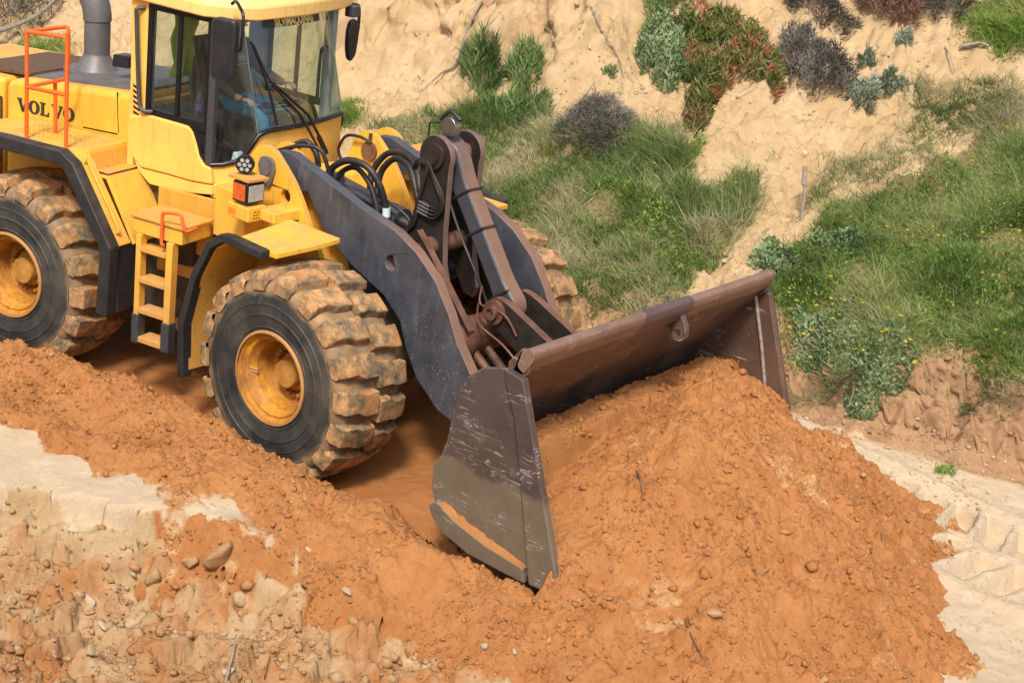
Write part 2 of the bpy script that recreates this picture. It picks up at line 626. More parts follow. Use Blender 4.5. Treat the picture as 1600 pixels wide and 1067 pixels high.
def m_tyre(name, tread):
    t = NT(name)
    if tread:
        wc = t.coords(world=True)
        n = t.noise(6.5, 8, .70, wc)
        k = t.ramp(n, [(.40, 0), (.58, 1)])
        mud = t.mix(t.ramp(t.noise(13, 7, .72, wc), [(.35, 0), (.68, 1)]), (.40, .20, .075), (.56, .34, .155))
        olive = t.mix(t.ramp(t.noise(18, 6, .7, wc), [(.35, 0), (.7, 1)]), (.085, .072, .050), (.25, .19, .11))
        c = t.mix(k, olive, mud)
        c = t.mix(t.ramp(t.noise(3.1, 5, .65, wc), [(.56, 0), (.68, .75)]), c, (.48, .19, .055))
        c = t.mix(t.ramp(t.noise(45, 5, .7, wc), [(.56, 0), (.70, .6)]), c, (.10, .075, .05))
        t.bump(t.math('ADD', t.noise(22, 8, .72, wc), t.math('MULTIPLY', t.noise(70, 4, .7, wc), .4)), .7, .012)
        return t.out(c, .85, 0, .2)
    # sidewall: black rubber dusted grey, mud only on the shoulder and the grooves
    rad = t.n('ShaderNodeVectorMath', operation='LENGTH')
    cc = t.n('ShaderNodeMapping')
    cc.inputs['Scale'].default_value = (1, 0, 1)
    t.t.links.new(t.co.outputs['Object'], cc.inputs[0])
    t.t.links.new(cc.outputs[0], rad.inputs[0])
    r = rad.outputs['Value']
    rn = t.math('ADD', r, t.math('MULTIPLY', t.math('SUBTRACT', t.noise(7, 6, .65), .5), .12))
    n = t.noise(4, 6, .6)
    side = t.mix(t.ramp(n, [(.35, 0), (.68, 1)]), (.018, .020, .020), (.060, .060, .053))
    side = t.mix(t.math('MULTIPLY', t.ramp(t.noise(2.2, 6, .7), [(.45, 0), (.7, 1)]), .5), side, (.13, .105, .075))
    scuff = t.ramp(t.math('ABSOLUTE', t.math('SUBTRACT', t.noise(1, 4, .6, t.coords(9, 9, 4), 1.0), .5)), [(0, 1), (.012, 0)])
    side = t.mix(t.math('MULTIPLY', t.math('MULTIPLY', scuff, t.ramp(t.noise(3, 3), [(.52, 0), (.6, 1)])), .5), side, (.17, .17, .15))
    groove = t.mix(t.ramp(t.noise(9, 6), [(.3, 0), (.7, 1)]), (.13, .11, .08), (.36, .21, .095))
    c = t.mix(t.ramp(rn, [(.655, 0), (.70, 1)]), side, groove)
    t.bump(t.noise(24, 7, .65), .15, .01)
    return t.out(c, .6, 0, .35)


TYRE = m_tyre('tyre_sidewall_rubber', False)
TREAD = m_tyre('muddy_tread_rubber', True)
def m_rim():
    t = NT('dirty_rim_paint')
    c = t.ramp(t.noise(5, 8, .7), [(.30, (.24, .105, .035)), (.46, (.44, .19, .03)), (.60, (.64, .30, .02)), (.78, (.70, .36, .04))])
    d = t.math('MULTIPLY', t.ramp(t.noise(17, 7, .75), [(.50, 0), (.64, 1)]), .7)
    c = t.mix(d, c, (.20, .095, .04))
    c = t.mix(t.ramp(t.noise(2.2, 5, .6), [(.52, 0), (.70, .6)]), c, (.46, .26, .11))
    t.bump(t.noise(20, 6, .7), .25, .008)
    return t.out(c, .6, 0, .3)


RIMM = m_rim()
RIMR = m_paint('rusty_rim_edge', (.40, .16, .04), dust=.9, rust=.9, rough=.6, dustcol=(.30, .15, .08))


def m_glass(name, tint, refl=1.0):
    mt = bpy.data.materials.new(name)
    mt.use_nodes = True
    t = mt.node_tree
    t.nodes.clear()
    o = t.nodes.new('ShaderNodeOutputMaterial')
    tr = t.nodes.new('ShaderNodeBsdfTransparent')
    tr.inputs[0].default_value = (*tint, 1)
    gl = t.nodes.new('ShaderNodeBsdfGlossy')
    gl.inputs['Roughness'].default_value = .03
    gl.inputs[0].default_value = (.9, .95, 1, 1)
    fr = t.nodes.new('ShaderNodeLayerWeight')
    fr.inputs[0].default_value = .5
    pw = t.nodes.new('ShaderNodeMath')
    pw.operation = 'POWER'
    pw.inputs[1].default_value = 3.2
    mu = t.nodes.new('ShaderNodeMath')
    mu.operation = 'MULTIPLY_ADD'
    mu.inputs[1].default_value = .8
    mu.inputs[2].default_value = .07 * refl
    df = t.nodes.new('ShaderNodeBsdfDiffuse')
    df.inputs[0].default_value = (.5, .45, .36, 1)
    no = t.nodes.new('ShaderNodeTexNoise')
    no.inputs['Scale'].default_value = 5
    no.inputs['Detail'].default_value = 6
    ra = t.nodes.new('ShaderNodeMapRange')
    ra.inputs[1].default_value, ra.inputs[2].default_value = .4, .8
    ra.inputs[3].default_value, ra.inputs[4].default_value = .012, .07
    mx, mx2 = t.nodes.new('ShaderNodeMixShader'), t.nodes.new('ShaderNodeMixShader')
    L = t.links.new
    L(fr.outputs['Facing'], pw.inputs[0])
    L(pw.outputs[0], mu.inputs[0])
    L(mu.outputs[0], mx.inputs[0])
    L(tr.outputs[0], mx.inputs[1])
    L(gl.outputs[0], mx.inputs[2])
    L(no.outputs[0], ra.inputs[0])
    L(ra.outputs[0], mx2.inputs[0])
    L(mx.outputs[0], mx2.inputs[1])
    L(df.outputs[0], mx2.inputs[2])
    L(mx2.outputs[0], o.inputs[0])
    return mt


GLASS = m_glass('dusty_cab_glass', (.80, .90, .88), 1.0)
GLASSD = m_glass('tinted_side_glass', (.64, .76, .71), 1.0)
BOTTLE = m_glass('clear_bottle_plastic', (.80, .84, .92), 1.0)

# ------------------------------------------------------------------ the setting: terrain
def earth_material():
    t = NT('sandy_earth')
    a = t.attr('mask')
    s = t.n('ShaderNodeSeparateColor')
    t.t.links.new(a.outputs['Color'], s.inputs[0])
    orange, pale, red = s.outputs[0], s.outputs[1], s.outputs[2]
    soil = a.outputs['Alpha']
    nb = t.ramp(t.noise(1.3, 6, .6), [(.3, 0), (.7, 1)])
    nf = t.ramp(t.noise(9, 8, .7), [(.3, 0), (.7, 1)])
    tan = t.mix(nb, (.53, .375, .195), (.69, .53, .325))
    tan = t.mix(t.math('MULTIPLY', nf, .55), tan, (.48, .295, .125))
    c = tan
    ed = t.math('MULTIPLY', t.math('SUBTRACT', nf, .5), .5)
    k = t.ramp(t.math('ADD', pale, ed), [(.35, 0), (.65, 1)])
    c = t.mix(k, c, t.mix(t.noise(4, 6, .65), (.57, .425, .26), (.80, .645, .455)))
    k = t.ramp(t.math('ADD', orange, t.math('MULTIPLY', ed, .8)), [(.12, 0), (.88, 1)])
    c = t.mix(k, c, t.mix(t.noise(3.2, 6, .65), (.45, .175, .052), (.56, .25, .09)))
    k = t.ramp(t.math('ADD', red, ed), [(.35, 0), (.65, 1)])
    c = t.mix(k, c, t.mix(t.noise(3.7, 7, .65), (.30, .16, .085), (.60, .38, .21)))
    k = t.ramp(t.math('ADD', soil, ed), [(.3, 0), (.8, 1)])
    c = t.mix(t.math('MULTIPLY', k, .85), c, t.mix(nf, (.12, .10, .045), (.26, .20, .10)))
    grit = t.noise(55, 6, .75)
    c = t.mix(t.ramp(grit, [(.58, 0), (.72, .45)]), c, (.25, .13, .055))
    h = t.math('ADD', t.math('MULTIPLY', grit, .5), t.noise(170, 3, .7))
    h = t.math('ADD', h, t.math('MULTIPLY', t.noise(13, 9, .72), 2.2))
    t.bump(h, .9, .014)
    return t.out(c, .95, 0, .1)


def sand_material():
    t = NT('orange_sand')
    a = t.attr('mask')
    nb = t.ramp(t.noise(1.1, 6, .62), [(.3, 0), (.7, 1)])
    nf = t.ramp(t.noise(7, 8, .72), [(.28, 0), (.72, 1)])
    c = t.mix(nb, (.40, .152, .044), (.52, .222, .074))
    c = t.mix(t.math('MULTIPLY', nf, .8), c, (.60, .295, .115))
    damp = t.ramp(t.noise(2.6, 5, .6), [(.55, 0), (.75, .5)])
    c = t.mix(damp, c, (.35, .130, .038))
    s = t.n('ShaderNodeSeparateColor')
    t.t.links.new(a.outputs['Color'], s.inputs[0])
    k = t.ramp(t.math('ADD', s.outputs[1], t.math('MULTIPLY', t.math('SUBTRACT', nf, .5), .7)), [(.35, 0), (.7, 1)])
    c = t.mix(k, c, t.mix(nf, (.56, .33, .15), (.70, .47, .25)))
    grit = t.noise(60, 7, .75)
    c = t.mix(t.ramp(grit, [(.54, 0), (.70, .7)]), c, (.29, .105, .032))
    c = t.mix(t.ramp(t.noise(95, 3, .6), [(.66, 0), (.74, .35)]), c, (.74, .45, .22))
    h = t.math('ADD', t.math('MULTIPLY', grit, .7), t.noise(190, 3, .7))
    h = t.math('ADD', h, t.math('MULTIPLY', t.noise(22, 8, .75), 1.0))
    t.bump(h, .9, .014)
    return t.out(c, .95, 0, .1)


EARTH = earth_material()
SAND = sand_material()
YT = ([-40, -12, -.5, 1.0, 1.8, 2.6, 4.1, 7, 40], [2.9, 2.9, 2.8, 3.25, 3.72, 3.6, 4.05, 4.5, 4.9])
YE = ([-40, -6, -1.5, -.36, -.28, .14, .47, .76, 1.0, 1.5, 2.4, 4, 40], [-5, -4.6, -4.0, -3.62, -3.42, -3.30, -3.10, -2.88, -2.72, -2.58, -2.3, -2.2, -2.2])


def toe_y(x):
    return np.interp(x, *YT) + .10 * gnoise(x * 1.3, x * 0 + 3.7) + .05 * gnoise(x * 4.1, x * 0 + 1.2)


def edge_y(x, y):
    return np.interp(x, *YE) + .13 * gnoise(x * 2.1, y * 2.1, 5) + .07 * gnoise(x * 6, y * 6, 6)


def tyre_print(x, y):
    """lug prints pressed into the soft track beside the bank"""
    yc = 2.36 - .08 * (x - 4) + .04 * gnoise(x * .8, x * 0, 9)
    v = (y - yc) / .76
    inside = 1 - sst(.86, 1.0, np.abs(v))
    s = x / .30 + np.where(v > 0, 0, .5) + np.abs(v) * .55 + .08 * gnoise(x * 3, y * 3, 12)
    ph = np.abs((s % 1.0) - .5) * 2
    pit = sst(.26, .33, ph) * sst(.07, .16, np.abs(v)) * (1 - sst(.80, .90, np.abs(v)))
    rim = np.exp(-((np.abs(v) - 1.04) / .13) ** 2)
    fade = sst(2.2, 3.0, x) * (1 - sst(6.5, 7.5, x))
    return fade * (-.17 * pit * inside + .02 * inside + .05 * rim)


def terrain(x, y, fine=True):
    shape = np.shape(x)
    x, y = np.ravel(x).astype(np.float32), np.ravel(y).astype(np.float32)
    d = y - toe_y(x)
    z = .05 * fbm(x, y, 1.6, 3, 1) + .13 * np.exp(-((x - 1.35) / .45) ** 2) * (np.abs(y) < 1.9)
    # crust on the near side, broken off towards the viewer
    m = (y < -1.4) & (y > -7)
    X, Y = x[m], y[m]
    if len(X):
        q = edge_y(X, Y) - Y
        up = sst(-1.85, -2.35, Y) * (1 - sst(1.1, 2.3, X))
        led = q + .05 * gnoise(X * 5, Y * 5, 21)
        if fine:
            fa, fc = facets(X, Y, .30, 22, .35, .5)
            led = led + fa * .8
        drop = (.20 * sst(0, .08, led) + .16 * sst(.17, .23, led) + .18 * sst(.32, .48, led)) * up
        low = sst(.25, .8, q)
        add = .42 * up - drop - .06 * low * (1 - up)
        if fine:
            near = sst(-5.8, -5.2, Y)
            rub = near * np.clip(sst(.0, .2, q) + .25 * sst(1.0, 1.8, X), 0, 1)
            f2, c2 = facets(X, Y, .15, 23, .32, .55)
            f3, c3 = facets(X, Y, .065, 24, .4, .6)
            sel = sst(-.25, .25, fbm(X, Y, .55, 3, 50))
            add = add + rub * ((fa * .9 - .05 * np.exp(-fc / .012)) + sel * (f2 * 1.5 - .03 * np.exp(-c2 / .008)) + 1.3 * f3 * (.35 + .65 * sel)
                               + .8 * clods(X, Y, .30, 51, .35, .1, .36, .5) + .8 * clods(X, Y, .12, 52, .5, .15, .5, .7) + .7 * clods(X, Y, .055, 53, .5, .15, .5, .7) + .03 * fbm(X, Y, .3, 4, 54))
            top = up * (1 - sst(0, .08, q))
            add = add + top * (.012 * fbm(X, Y, .25, 4, 58) + .25 * f3 * sst(.1, .5, fbm(X, Y, .5, 3, 59)) - .018 * np.exp(-fc / .006) * sst(0, .4, gnoise(X * 1.3, Y * 1.3, 57)))
        z[m] += add
    m = (y > -2.2) & (d < .35)
    X, Y, D = x[m], y[m], d[m]
    if fine and len(X):
        fl = (1 - sst(0, .3, D))
        z[m] += fl * (.014 * fbm(X, Y, .22, 4, 55) + .25 * clods(X, Y, .11, 56, .35, .1, .45, .6) + .4 * clods(X, Y, .05, 57, .35, .1, .5, .6)) + tyre_print(X, Y) * (Y > 1) * (1 - sst(0, .2, D))
    # bank and hillside
    m = d > -.6
    X, Y, D = x[m], y[m], d[m]
    if len(X):
        bh = np.interp(X, [-6, 0, 1.5, 2.6, 4.5], [.35, .4, .60, .70, .78])
        rg = .06 * gnoise(X * 3.3, Y * 3.3, 31) + .03 * gnoise(X * 9, Y * 9, 32)
        if fine:
            rg = rg + .075 * fbm(X, Y, .28, 5, 33, .6)
        D2 = D + rg
        h = bh * (.16 * sst(-.10, .04, D2) + .42 * sst(.04, .22, D2) + .42 * sst(.24, .46, D2))
        h = h + .44 * np.maximum(D - .35, 0) + .16 * fbm(X, Y, 2.6, 3, 14) * sst(.5, 2.2, D)
        cm = sst(-11.5, -9.5, X) * (1 - sst(-3.6, -2.2, X + .25 * gnoise(Y * 1.2, X * .3, 41)))
        cl = np.maximum(Y - 5.7 - .5 * gnoise(X * .7, X * 0 + 2, 43) - .18 * gnoise(X * 2.6, Y * .4, 44), 0)
        gul = 1 - np.abs(gnoise(X * 1.25 + .35 * gnoise(Y * 1.5, X, 46), Y * .22, 45))
        gu2 = 1 - np.abs(gnoise(X * 3.4, Y * .5, 48))
        h = h + cm * (1.45 * np.minimum(cl, 3.2) - (.55 * gul ** 5 + .16 * gu2 ** 4) * sst(.05, .9, cl) - .25 * sst(0, .12, cl - .9 - .3 * gnoise(X * 1.1, Y, 49)) * 0)
        c2 = np.maximum(Y - 8.2 - .3 * gnoise(X * .9, X * 0 + 5, 47), 0)
        h = h + sst(-2.2, -1, X) * (1 - sst(2.5, 4, X)) * .45 * np.minimum(c2, 1.2)
        if fine:
            hl = sst(0, .3, D)
            bare = sst(-.3, .3, fbm(X, Y, 1.1, 3, 63))
            fh, ch = facets(X, Y, .34, 64, .5, .5)
            fs, cs = facets(X, Y, .12, 65, .5, .5)
            h = h + hl * (.085 * fbm(X, Y, .5, 6, 60, .66) + bare * (.3 * fh + .7 * fs) + .45 * fs + .12 * cm * sst(0, .4, cl) * fh * 3 + .6 * clods(X, Y, .16, 61, .4, .1, .45, .6) + .8 * clods(X, Y, .09, 62, .5, .12, .5, .7))
        h = np.where(h > 6, 6 + (h - 6) * .25, h)
        z[m] += h
    # high ground the viewer stands on
    z = z + 3.85 * sst(-6.3, -8.7, y)
    return z.reshape(shape)


def masks(x, y, soil=None):
    d = y - toe_y(x)
    q = edge_y(x, y) - y
    n = .25 * fbm(x, y, .7, 4, 71)
    orange = (1 - sst(1.5, 1.9, y + n)) * (1 - sst(2.9, 3.6, x + n)) * sst(-2.3, -2.0, y)
    up = sst(-1.85, -2.35, y) * (1 - sst(1.1, 2.3, x))
    pale = np.clip(up * (1 - sst(0, .10, q)) * (.95 + .6 * n), 0, 1)
    pale = np.maximum(pale, sst(1.5, 1.9, y + n) * (1 - sst(-.28, -.12, d)) * .8)
    pale = np.maximum(pale, sst(3.4, 4.2, x + n) * (1 - sst(-.28, -.12, d)) * sst(-1.2, 0, y) * .7)
    pale = np.maximum(pale, .42 * (q > .1) * (q < .6) * sst(-.2, .3, fbm(x, y, .6, 3, 73)) * (y > -5.5) * (x < .5))
    fore = sst(.05, .35, q) * (y > -6) * (y < -2)
    orange = np.maximum(orange, fore * np.clip(.52 + .42 * fbm(x, y, .6, 4, 79, .6), 0, .80))
    red = sst(-.20, -.10, d + .3 * n) * (1 - sst(.42, .75, d + n)) * sst(-2, .5, x)
    cm = sst(-11.5, -9.5, x) * (1 - sst(-3.6, -2.2, x))
    gul = 1 - np.abs(gnoise(x * 1.25 + .35 * gnoise(y * 1.5, x, 46), y * .22, 45))
    red = np.maximum(red, cm * sst(5.9, 6.8, y) * (.25 + .35 * gul ** 3 + .8 * n))
    return orange, pale, red


def grid_mesh(name, xs, ys, hf, mf, mat, keep=None, kind=None, parent=None, smooth=True, warp=None):
    X, Y = np.meshgrid(xs, ys)
    Z = hf(X, Y)
    nx, ny = len(xs), len(ys)
    co = np.stack([X, Y if warp is None else Y + warp(X, Y, Z), Z], -1).reshape(-1, 3)
    i = np.arange(nx * ny).reshape(ny, nx)
    q = np.stack([i[:-1, :-1], i[:-1, 1:], i[1:, 1:], i[1:, :-1]], -1).reshape(-1, 4)
    col = np.zeros((nx * ny, 4), np.float32)
    for k, a in enumerate(mf(X, Y)):
        col[:, k] = np.clip(a, 0, 1).reshape(-1)
    if keep is not None:
        kv = keep(X, Y, Z).reshape(-1)
        q = q[kv[q].all(1)]
        used = np.unique(q)
        rem = np.full(nx * ny, -1)
        rem[used] = np.arange(len(used))
        q, co, col = rem[q], co[used], col[used]
    return raw_mesh(name, co, q, mat, {'mask': col}, kind, parent, smooth)


def raw_mesh(name, co, faces, mat, attrs=None, kind=None, parent=None, smooth=True, mats=None, fmat=None):
    me = bpy.data.meshes.new(name)
    n = faces.shape[1]
    me.vertices.add(len(co))
    me.vertices.foreach_set('co', np.ascontiguousarray(co, np.float32).ravel())
    me.loops.add(faces.size)
    me.loops.foreach_set('vertex_index', np.ascontiguousarray(faces, np.int32).ravel())
    me.polygons.add(len(faces))
    me.polygons.foreach_set('loop_start', np.arange(0, faces.size, n, dtype=np.int32))
    me.polygons.foreach_set('loop_total', np.full(len(faces), n, np.int32))
    if smooth:
        me.polygons.foreach_set('use_smooth', np.ones(len(faces), bool))
    for mm in (mats or [mat]):
        me.materials.append(mm)
    if fmat is not None:
        me.polygons.foreach_set('material_index', np.ascontiguousarray(fmat, np.int32))
    for k, v in (attrs or {}).items():
        if v.ndim == 2:
            at = me.color_attributes.new(k, 'FLOAT_COLOR', 'POINT')
            at.data.foreach_set('color', np.ascontiguousarray(v, np.float32).ravel())
        else:
            at = me.attributes.new(k, 'FLOAT', 'POINT')
            at.data.foreach_set('value', np.ascontiguousarray(v, np.float32))
    me.update()
    me.validate()
    o = bpy.data.objects.new(name, me)
    C.objects.link(o)
    if kind:
        o['kind'] = kind
    if parent is not None:
        o.parent = parent
    return o


def hit(u, v):
    """the place on the terrain seen at a measured point of the photograph"""
    d = pray(u, v)
    t = np.arange(9.0, 40.0, .01) / np.linalg.norm(d)
    P = CAM + t[:, None] * d
    z = terrain(P[:, 0], P[:, 1], False)
    k = int(np.argmax(P[:, 2] < z))
    return P[k]


def world_poly(pts):
    return np.array([hit(u, v)[:2] for u, v in pts])


def inside(poly, x, y):
    r = np.zeros(x.shape, bool)
    n = len(poly)
    for i in range(n):
        (x0, y0), (x1, y1) = poly[i], poly[(i + 1) % n]
        if y0 == y1:
            continue
        c = ((y0 > y) != (y1 > y)) & (x < (x1 - x0) * (y - y0) / (y1 - y0) + x0)
        r ^= c
    return r


# patches of growth on the hillside, as outlines on the ground
PATCH = {
    'wispy': world_poly([(575, 205), (640, 180), (720, 168), (830, 165), (880, 205), (960, 180), (1065, 200), (1080, 290), (1175, 275), (1185, 330), (1130, 405), (1060, 470), (985, 520), (900, 500), (800, 370), (700, 300), (620, 240)]),
    'lush': world_poly([(1780, 200), (1560, 210), (1470, 250), (1390, 300), (1290, 330), (1215, 410), (1195, 460), (1215, 560), (1290, 605), (1420, 612), (1600, 607), (1800, 640)]),
    'crest': world_poly([(1485, 20), (1600, -25), (1750, 0), (1750, 110), (1600, 82), (1510, 70)]),
    'behind': world_poly([(-90, 75), (0, 92), (55, 60), (108, 62), (105, 112), (0, 122), (-90, 140)]),
    'dry': world_poly([(1430, 130), (1780, 110), (1780, 215), (1500, 240), (1330, 330), (1240, 330), (1300, 250), (1400, 215)]),
    'tuft': world_poly([(500, 170), (560, 150), (560, 200), (500, 205)]),
    'midgreen': world_poly([(870, 250), (1000, 260), (1130, 330), (1180, 330), (1120, 410), (1050, 460), (930, 470), (880, 380)]),
    'path_tuft': world_poly([(1130, 300), (1190, 280), (1180, 320), (1140, 400)]),
}


def soilmask(x, y):
    a = np.zeros_like(x)
    for k, wgt in (('wispy', .75), ('lush', 1), ('crest', 1), ('behind', 1), ('dry', .45)):
        p = PATCH[k]
        b = (x > p[:, 0].min()) & (x < p[:, 0].max()) & (y > p[:, 1].min()) & (y < p[:, 1].max())
        if b.any():
            v = np.zeros_like(x)
            v[b] = inside(p, x[b] + .12 * gnoise(x[b] * 2, y[b] * 2, 81), y[b] + .12 * gnoise(x[b] * 2, y[b] * 2, 82)) * wgt
            a = np.maximum(a, v)
    return a


def mf_ground(x, y):
    o, p, r = masks(x, y)
    m = (x > -5) & (x < 6.4) & (y < 3) & (y > -4.6)
    X, Y = x[m], y[m]
    rise = np.maximum(heap_h(X, Y) - .05, np.where(Y < -1, ridge_h(X, Y), -9)) - terrain(X, Y, False)
    o = o.copy()
    o[m] = np.maximum(o[m], .95 * sst(-.09, .03, rise - .03 + .07 * fbm(X, Y, .35, 5, 76, .65)))
    p = p * (1 - .8 * sst(.3, .8, o))
    return o, p, r, np.zeros_like(x)


def mf_hill(x, y):
    o, p, r = masks(x, y)
    return o, p, r, soilmask(x, y) * (1 - .6 * r)


def graded(lo, a, b, hi, st, grow=1.35):
    m_ = list(np.arange(a, b + st / 2, st))
    l, r, s = [], [], st
    p = a
    while p > lo:
        s *= grow
        p -= s
        l.append(max(p, lo))
    s, p = st, m_[-1]
    while p < hi:
        s *= grow
        p += s
        r.append(min(p, hi))
    return np.array(l[::-1] + m_ + r)


# ------------------------------------------------------------------ orange sand: heap and ridge
A0, A1 = np.array([2.45, .95]), np.array([3.0, -.15])


def heap_h(x, y):
    ab = A1 - A0
    t = np.clip(((x - A0[0]) * ab[0] + (y - A0[1]) * ab[1]) / (ab @ ab), 0, 1)
    dx, dy = x - A0[0] - t * ab[0], y - A0[1] - t * ab[1]
    d = np.sqrt(dx * dx + dy * dy + .02)
    h = 1.27 - .55 * d - .10 * sst(1.3, 2.3, d) * sst(2.9, 3.6, x) + .12 * fbm(x, y, 1.1, 3, 90) * sst(0, .6, d)
    inb = (1 - sst(2.35, 2.75, x)) * sst(-1.6, -1.2, y)
    h = np.maximum(h, inb * 1.09 - 3 * (1 - inb))
    h = h - sst(1.58, 1.66, y) * 1.2 * sst(3.15, 2.45, x)
    # smooth slump inside the near corner of the bucket
    sl = np.exp(-(((x - 2.75) / .35) ** 2 + ((y + 1.15) / .45) ** 2))
    h = h - .05 * sl
    rough = 1 - .75 * sl - .5 * np.exp(-(((x - 2.2) / .3) ** 2)) * (y > -1)
    rough = np.clip(rough, .2, 1)
    crack = sst(.05, 0, np.abs(gnoise(x * 2.7, y * 2.7, 97))) * sst(-.1, .3, gnoise(x * 1.1, y * 1.1, 98))
    ff, fc = facets(x, y, .12, 96, .45, .4)
    sel = sst(-.1, .35, fbm(x, y, .8, 3, 89))
    return h + rough * (.8 * ff * (.3 + .7 * sel) + .07 * fbm(x, y, .42, 5, 91, .55) + 1.1 * clods(x, y, .26, 92, .5, .08, .36, .5) + 1.25 * clods(x, y, .11, 93, .6, .1, .45, .6)
                        + 1.35 * clods(x, y, .05, 94, .7, .12, .5, .7) + .9 * clods(x, y, .028, 95, .6, .15, .5, .7) - .02 * crack + .008 * fbm(x, y, .06, 4, 86, .8))


def heap_keep(x, y, z):
    g = terrain(x, y, True)
    inb = (np.abs(y) < 1.575) & (x > 1.99 + np.clip((z - .9) * .62, 0, .6))
    return (((x > 2.96) & (y < 1.7)) | inb | ((y > 1.64) & (x > 2.2))) & (z > g - .05)


def heap_masks(x, y):
    p = .42 * sst(.2, .7, fbm(x, y, .9, 4, 99)) * (x > 2.6)
    rise = np.where(y < -1.63, np.maximum(heap_h(x, y) * (x > 2.96), ridge_h(x, y)), heap_h(x, y)) - terrain(x, y, False)
    p = np.maximum(p, .6 * sst(.05, -.02, rise + .05 * fbm(x, y, .3, 4, 77, .65)))
    return np.ones_like(x), p, np.zeros_like(x), np.zeros_like(x)


RX = [-9, -2.3, -1.7, -1.2, -.3, .3, 1.0, 1.5, 1.9, 2.5, 3.06, 3.6, 4.4, 5.2]
RY = [-3.2, -2.48, -2.14, -2.06, -1.96, -1.97, -1.97, -1.85, -1.78, -1.76, -1.78, -1.9, -1.9, -1.8]
RZ = [.68, .72, .72, .71, .68, .66, .64, .59, .54, .47, .42, .38, .28, .0]
RO = [.5, .50, .74, .86, 1.0, 1.0, .84, .86, .80, .68, .55, .5, .5, .5]
RB = [.52, .53, .54, .54, .54, .53, .48, .38, .26, .12, .04, -.02, -.05, -.1]


def ridge_h(x, y):
    n1 = .07 * fbm(x, y, .7, 3, 101)
    yc, zc = np.interp(x, RX, RY) + .06 * gnoise(x * 1.7, x * 0, 102), np.interp(x, RX, RZ)
    wo, zb = np.interp(x, RX, RO), np.interp(x, RX, RB)
    d = y - yc
    wo = wo * (1 + .25 * gnoise(x * 1.9, x * 0 + 7, 108))
    out = zc - (zc - zb + .02) * np.clip(-d, 0, 9) / wo - 1.6 * np.clip(-d - wo, 0, 9)
    inn = zc - np.clip(d, 0, 9) * 1.05
    h = np.where(d < 0, out, inn) - .05 - .06 * np.exp(-(d / .12) ** 2) + n1
    return h + .008 * fbm(x, y, .06, 4, 87, .8) + .05 * fbm(x, y, .35, 5, 103, .55) + 1.2 * clods(x, y, .16, 104, .45, .08, .4, .55) + 1.25 * clods(x, y, .08, 105, .6, .1, .45, .65) + 1.4 * clods(x, y, .045, 106, .7, .12, .5, .7) + .8 * clods(x, y, .024, 107, .6, .15, .5, .7)


def ridge_keep(x, y, z):
    return (z > terrain(x, y, True) - .03) & ((y < -1.63) | (x < 1.75)) & (y > np.interp(x, RX, RY) - 1.5 * np.interp(x, RX, RO) - .12) & ~((y > -1.52) & (x < .75)) & (y < -1.2)


def hill_warp(x, y, z):
    """ledges and hollows in the steep faces, which a plain height sheet cannot have"""
    d = y - toe_y(x)
    bm_ = sst(-.12, .02, d) * (1 - sst(.5, .8, d)) * sst(-1, .3, x)
    cm = sst(-11.5, -9.5, x) * (1 - sst(-3.6, -2.2, x)) * sst(5.6, 6.2, y)
    n1 = fbm(x * 1.0, z * 2.2, .22, 4, 181, .62)
    n2 = fbm(x * 1.0, z * 1.3, .40, 4, 183, .6)
    return bm_ * .05 * n1 + cm * .15 * n2 * sst(0, .5, y - 5.6)


SEAM = 3.0
gx, gy = graded(-60, -3.8, 6.0, 60, .021), np.append(graded(-60, -5.4, SEAM - .02, SEAM - .02, .021), SEAM)
ground = grid_mesh('ground', gx, gy, terrain, mf_ground, EARTH, kind='structure', smooth=False)
hx, hy = graded(-60, -13.5, 5.2, 60, .034), np.concatenate([[SEAM - .02], np.arange(SEAM, 3.40, .022), np.arange(3.40, 4.65, .0095), graded(4.65, 4.68, 10.3, 60, .034)])
hillside = grid_mesh('hillside', hx, hy, terrain, mf_hill, EARTH, kind='structure', smooth=False, warp=hill_warp)

sand_heap = grid_mesh('sand_heap', np.arange(1.98, 6.2, .0115), np.arange(-3.0, 2.8, .0115), heap_h, heap_masks, SAND, heap_keep, smooth=False)
tag(sand_heap, 'big heap of loose orange sand filling and spilling from the loader bucket', 'sand heap')

sand_ridge = grid_mesh('sand_ridge', np.arange(-5.0, 5.4, .0135), np.arange(-3.7, -1.1, .0135), ridge_h, heap_masks, SAND, ridge_keep, smooth=False)
tag(sand_ridge, 'long low ridge of orange sand along the near wheels of the loader', 'sand ridge')

# ------------------------------------------------------------------ the wheel loader
LD = empty('wheel_loader')
tag(LD, 'yellow articulated wheel loader with grey lift arms and a brown bucket', 'wheel loader')

# ---- wheels
NB = 18


